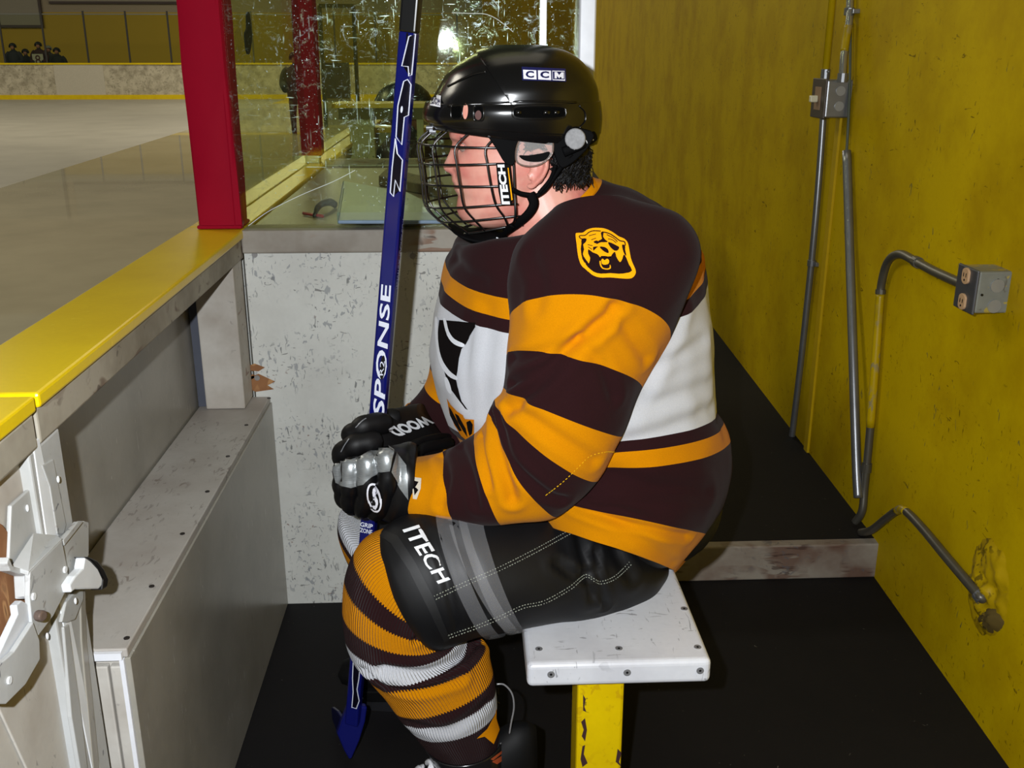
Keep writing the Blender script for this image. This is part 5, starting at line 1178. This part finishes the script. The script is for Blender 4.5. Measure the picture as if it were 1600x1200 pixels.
decal('silver_panel', [[(520, 708), (528, 717), (548, 719), (565, 713), (578, 705), (582, 697), (592, 693), (607, 697), (616, 703), (612, 718), (609, 736), (593, 738), (580, 745), (568, 757), (548, 762), (534, 759), (525, 754), (521, 735)], [(619, 706), (635, 727), (637, 750), (638, 781), (625, 763), (611, 737)]], T_g, M_SV, g1, .0016, 4)
decal('logo_ring', [oval(585, 777, 11.5, 23, -.22, 28)], T_g, M_SW, g1, .0022, 4)
decal('logo_field', [oval(585, 777, 9, 20, -.22, 28)], T_g, M_BK, g1, .0030, 4)
decal('logo_mark', [sm2([(581, 763), (586, 759), (591, 763), (591, 767), (586, 764), (584, 769), (591, 776), (593, 786), (589, 795), (584, 790), (589, 788), (588, 780), (581, 773)], 2)], T_g, M_SW, g1, .0038, 4)
g2 = empty('glove', PY(620, 680, 1.66)); g2.parent = pr; g2.matrix_parent_inverse = wmat(pr).inverted()
gb2 = obj('hand_back', loft([Ring(652, 636, 706, 690, 1.74, .058), Ring(640, 638, 694, 702, 1.72, .064), Ring(622, 642, 664, 718, 1.68, .064), Ring(602, 646, 634, 716, 1.64, .058), Ring(584, 652, 600, 716, 1.61, .045), Ring(570, 660, 580, 712, 1.60, .03)], n=56, m=6, e=2.3), M_GL, g2, smooth=True)
f2_ = [finger('finger', [(604, 662, 1.580), (578, 662, 1.555), (556, 672, 1.550), (545, 682, 1.565), (560, 694, 1.60)], [.018, .0185, .0165, .014, .013], g2),
       finger('finger', [(592, 690, 1.545), (566, 692, 1.530), (544, 700, 1.530), (531, 712, 1.545), (540, 724, 1.58)], [.018, .0195, .0178, .0155, .013], g2),
       finger('finger', [(585, 712, 1.545), (562, 716, 1.54), (544, 724, 1.545), (536, 734, 1.56), (552, 742, 1.59)], [.016, .0165, .0155, .014, .012], g2),
       finger('finger', [(586, 732, 1.56), (566, 738, 1.56), (552, 744, 1.565), (546, 752, 1.58), (560, 758, 1.60)], [.014, .0145, .014, .012, .011], g2),
       finger('thumb', [(622, 654, 1.66), (602, 652, 1.65), (584, 656, 1.635), (570, 664, 1.62)], [.017, .0165, .015, .012], g2)]
T_g2 = bvh(gb2, *f2_)
text('glove_lettering', 'WOOD', [(664, 650), (601, 670), (621, 684), (678, 662)], T_g2, fabric('white_print', (222, 224, 228)), g2, .002, 4, bold=.05)
rl = bmesh.new()
P_ = onpath(T_g2, [(700, 694), (680, 696), (656, 702), (642, 716)], .004); tube(P_, .010, 10, rl); obj('cuff_roll', rl, M_GL, g2, smooth=True)
rl = bmesh.new()
P_ = onpath(T_g2, [(702, 684), (680, 684), (655, 690), (634, 700), (618, 704)], .002); tube(P_, .007, 10, rl); obj('cuff_roll', rl, M_GL, g2, smooth=True)
for q in ([(533, 706), (540, 694), (546, 686)], [(556, 668), (566, 658), (572, 654)]):
    P_ = onpath(T_g2, q, .001)
    if len(P_) > 2: obj('piping', tube(P_, .0009, 6), plain('piping_grey', (110, 112, 116), rough=.3), g2)

# ------------------------------------------------------------------ hockey stick
S0, S1 = PY(651, -90, 1.548), PY(551, 1130, 1.640)
ax = (S1-S0).normalized(); fr = Vector((-0.30, -1, 0)); fr = (fr-ax*fr.dot(ax)).normalized(); sd_ = ax.cross(fr).normalized()
hs = empty('hockey_stick', S1, 'blue hockey stick with white lettering held upright in black gloves', 'hockey stick')
def shaft(name, a, b, hw, ht, mat, bev=.004, off=0):
    p0 = S0+(S1-S0)*a; p1 = S0+(S1-S0)*b; bm = prism([p0+sd_*hw+fr*ht, p0-sd_*hw+fr*ht, p0-sd_*hw-fr*ht, p0+sd_*hw-fr*ht], p1-p0)
    return obj(name, bm, mat, hs, bevel=bev, seg=3)
M_BL = plain('stick_blue', (13, 18, 90), rough=0.16, spec=.7, var=.15, nscale=14); M_BLD = plain('stick_navy', (12, 14, 52), rough=0.2)
def tv(py): return (PY(600, py, 1.6).z-S0.z)/(S1.z-S0.z)
shf = shaft('shaft', .086, 1.0, .0135, .0098, M_BL)
shaft('grip_tape', 0.0, .088, .0139, .0102, M_BK)
T_s = bvh(shf)
r_edge = lambda y: 0
def off_(pts): return pts
M_LW = plain('letter_white', (214, 218, 232), rough=.25)
LSH = [[(635, 38), (639, 57), (649, 53), (643, 117), (639, 119), (638, 104), (628, 103), (633, 82), (634, 62)],
       [(631, 127), (637, 124), (642, 132), (638, 180), (632, 183), (628, 226), (619, 214), (622, 165)],
       [(618, 216), (621, 240), (629, 250), (625, 299), (618, 281), (615, 307), (610, 301), (613, 262)],
       [(552, 1035), (563, 1035), (561, 1060), (558, 1077), (561, 1095), (557, 1107), (550, 1105), (552, 1081), (551, 1060)]]
for q in LSH:
    cx = sum(x for x, y in q)/len(q); cy = sum(y for x, y in q)/len(q)
    P_ = onpath(T_s, q+[q[0]], .0006, 1)
    if len(P_) > 3: obj('logo_outline', tube(P_[:-1], .0010, 6, closed=True), M_LW, hs)
    decal('logo_fill', [[(cx+(x-cx)*.86, cy+(y-cy)*.97) for x, y in q]], T_s, plain('logo_black', (10, 8, 22), rough=.2), hs, .0004, 6)
decal('logo_dot', [oval(628, 171, 1.8, 5.5, .1, 12)], T_s, M_LW, hs, .0012, 4)
text('lettering', 'RESPONSE', [(596, 716), (612, 436), (596, 444), (578, 716)], T_s, M_LW, hs, .0006, 6, bold=.02, shear=.25)
decal('side_panel', [[(625, 338), (635, 338), (629, 455), (620, 455)]], T_s, M_BLD, hs, .0003, 6)
text('small_lettering', 'WWW.TPSHOCKEY.COM', [(622, 452), (632, 342), (628.5, 342), (618, 452)], T_s, plain('small_letter_grey', (150, 156, 190)), hs, .0008, 4)
decal('speckled_panel', [[(620, 462), (627, 462), (611, 640), (605, 640)]], T_s, plain('speckled_blue', (70, 86, 128), rough=.3, var=.6, nscale=500), hs, .0005, 6)
decal('badge', [oval(598, 574, 4.2, 19, .08, 20)], T_s, M_BK, hs, .0012, 4)
text('badge_lettering', 'R2', [(599, 586), (602, 564), (595, 563), (593, 586)], T_s, M_LW, hs, .0020, 4)
text('grip_lettering', 'GRIP', [(563, 822), (582, 826), (583, 819), (564, 815)], T_s, M_LW, hs, .0010, 4, bold=.02)
text('grip_lettering', 'ZONE', [(563, 831), (581, 835), (582, 828), (563, 824)], T_s, M_LW, hs, .0010, 4, bold=.02)
bl_ = bmesh.new()
hl = [PY(x, y, 1.64) for x, y in ((545, 1105), (574, 1108), (571, 1130), (562, 1160), (550, 1188), (546, 1190), (538, 1176), (527, 1150), (533, 1132))]
prism([p+Vector((0, 0, .004)) for p in hl], Vector((-.004, .014, 0)), bl_); obj('blade_heel', bl_, M_BL, hs, bevel=.003)
h0 = PZ(545, 1182, 0.006); bd_ = bmesh.new(); a_ = [Vector((h0.x, h0.y+.012, .012)), Vector((h0.x, h0.y+.012, .062)), Vector((h0.x-.03, h0.y+.07, .062)), Vector((h0.x-.045, h0.y+.10, .05)), Vector((h0.x-.045, h0.y+.10, .02)), Vector((h0.x-.03, h0.y+.07, .004))]
prism(a_, Vector((.008, .002, 0)), bd_); obj('blade', bd_, M_BLD, hs, bevel=.002)
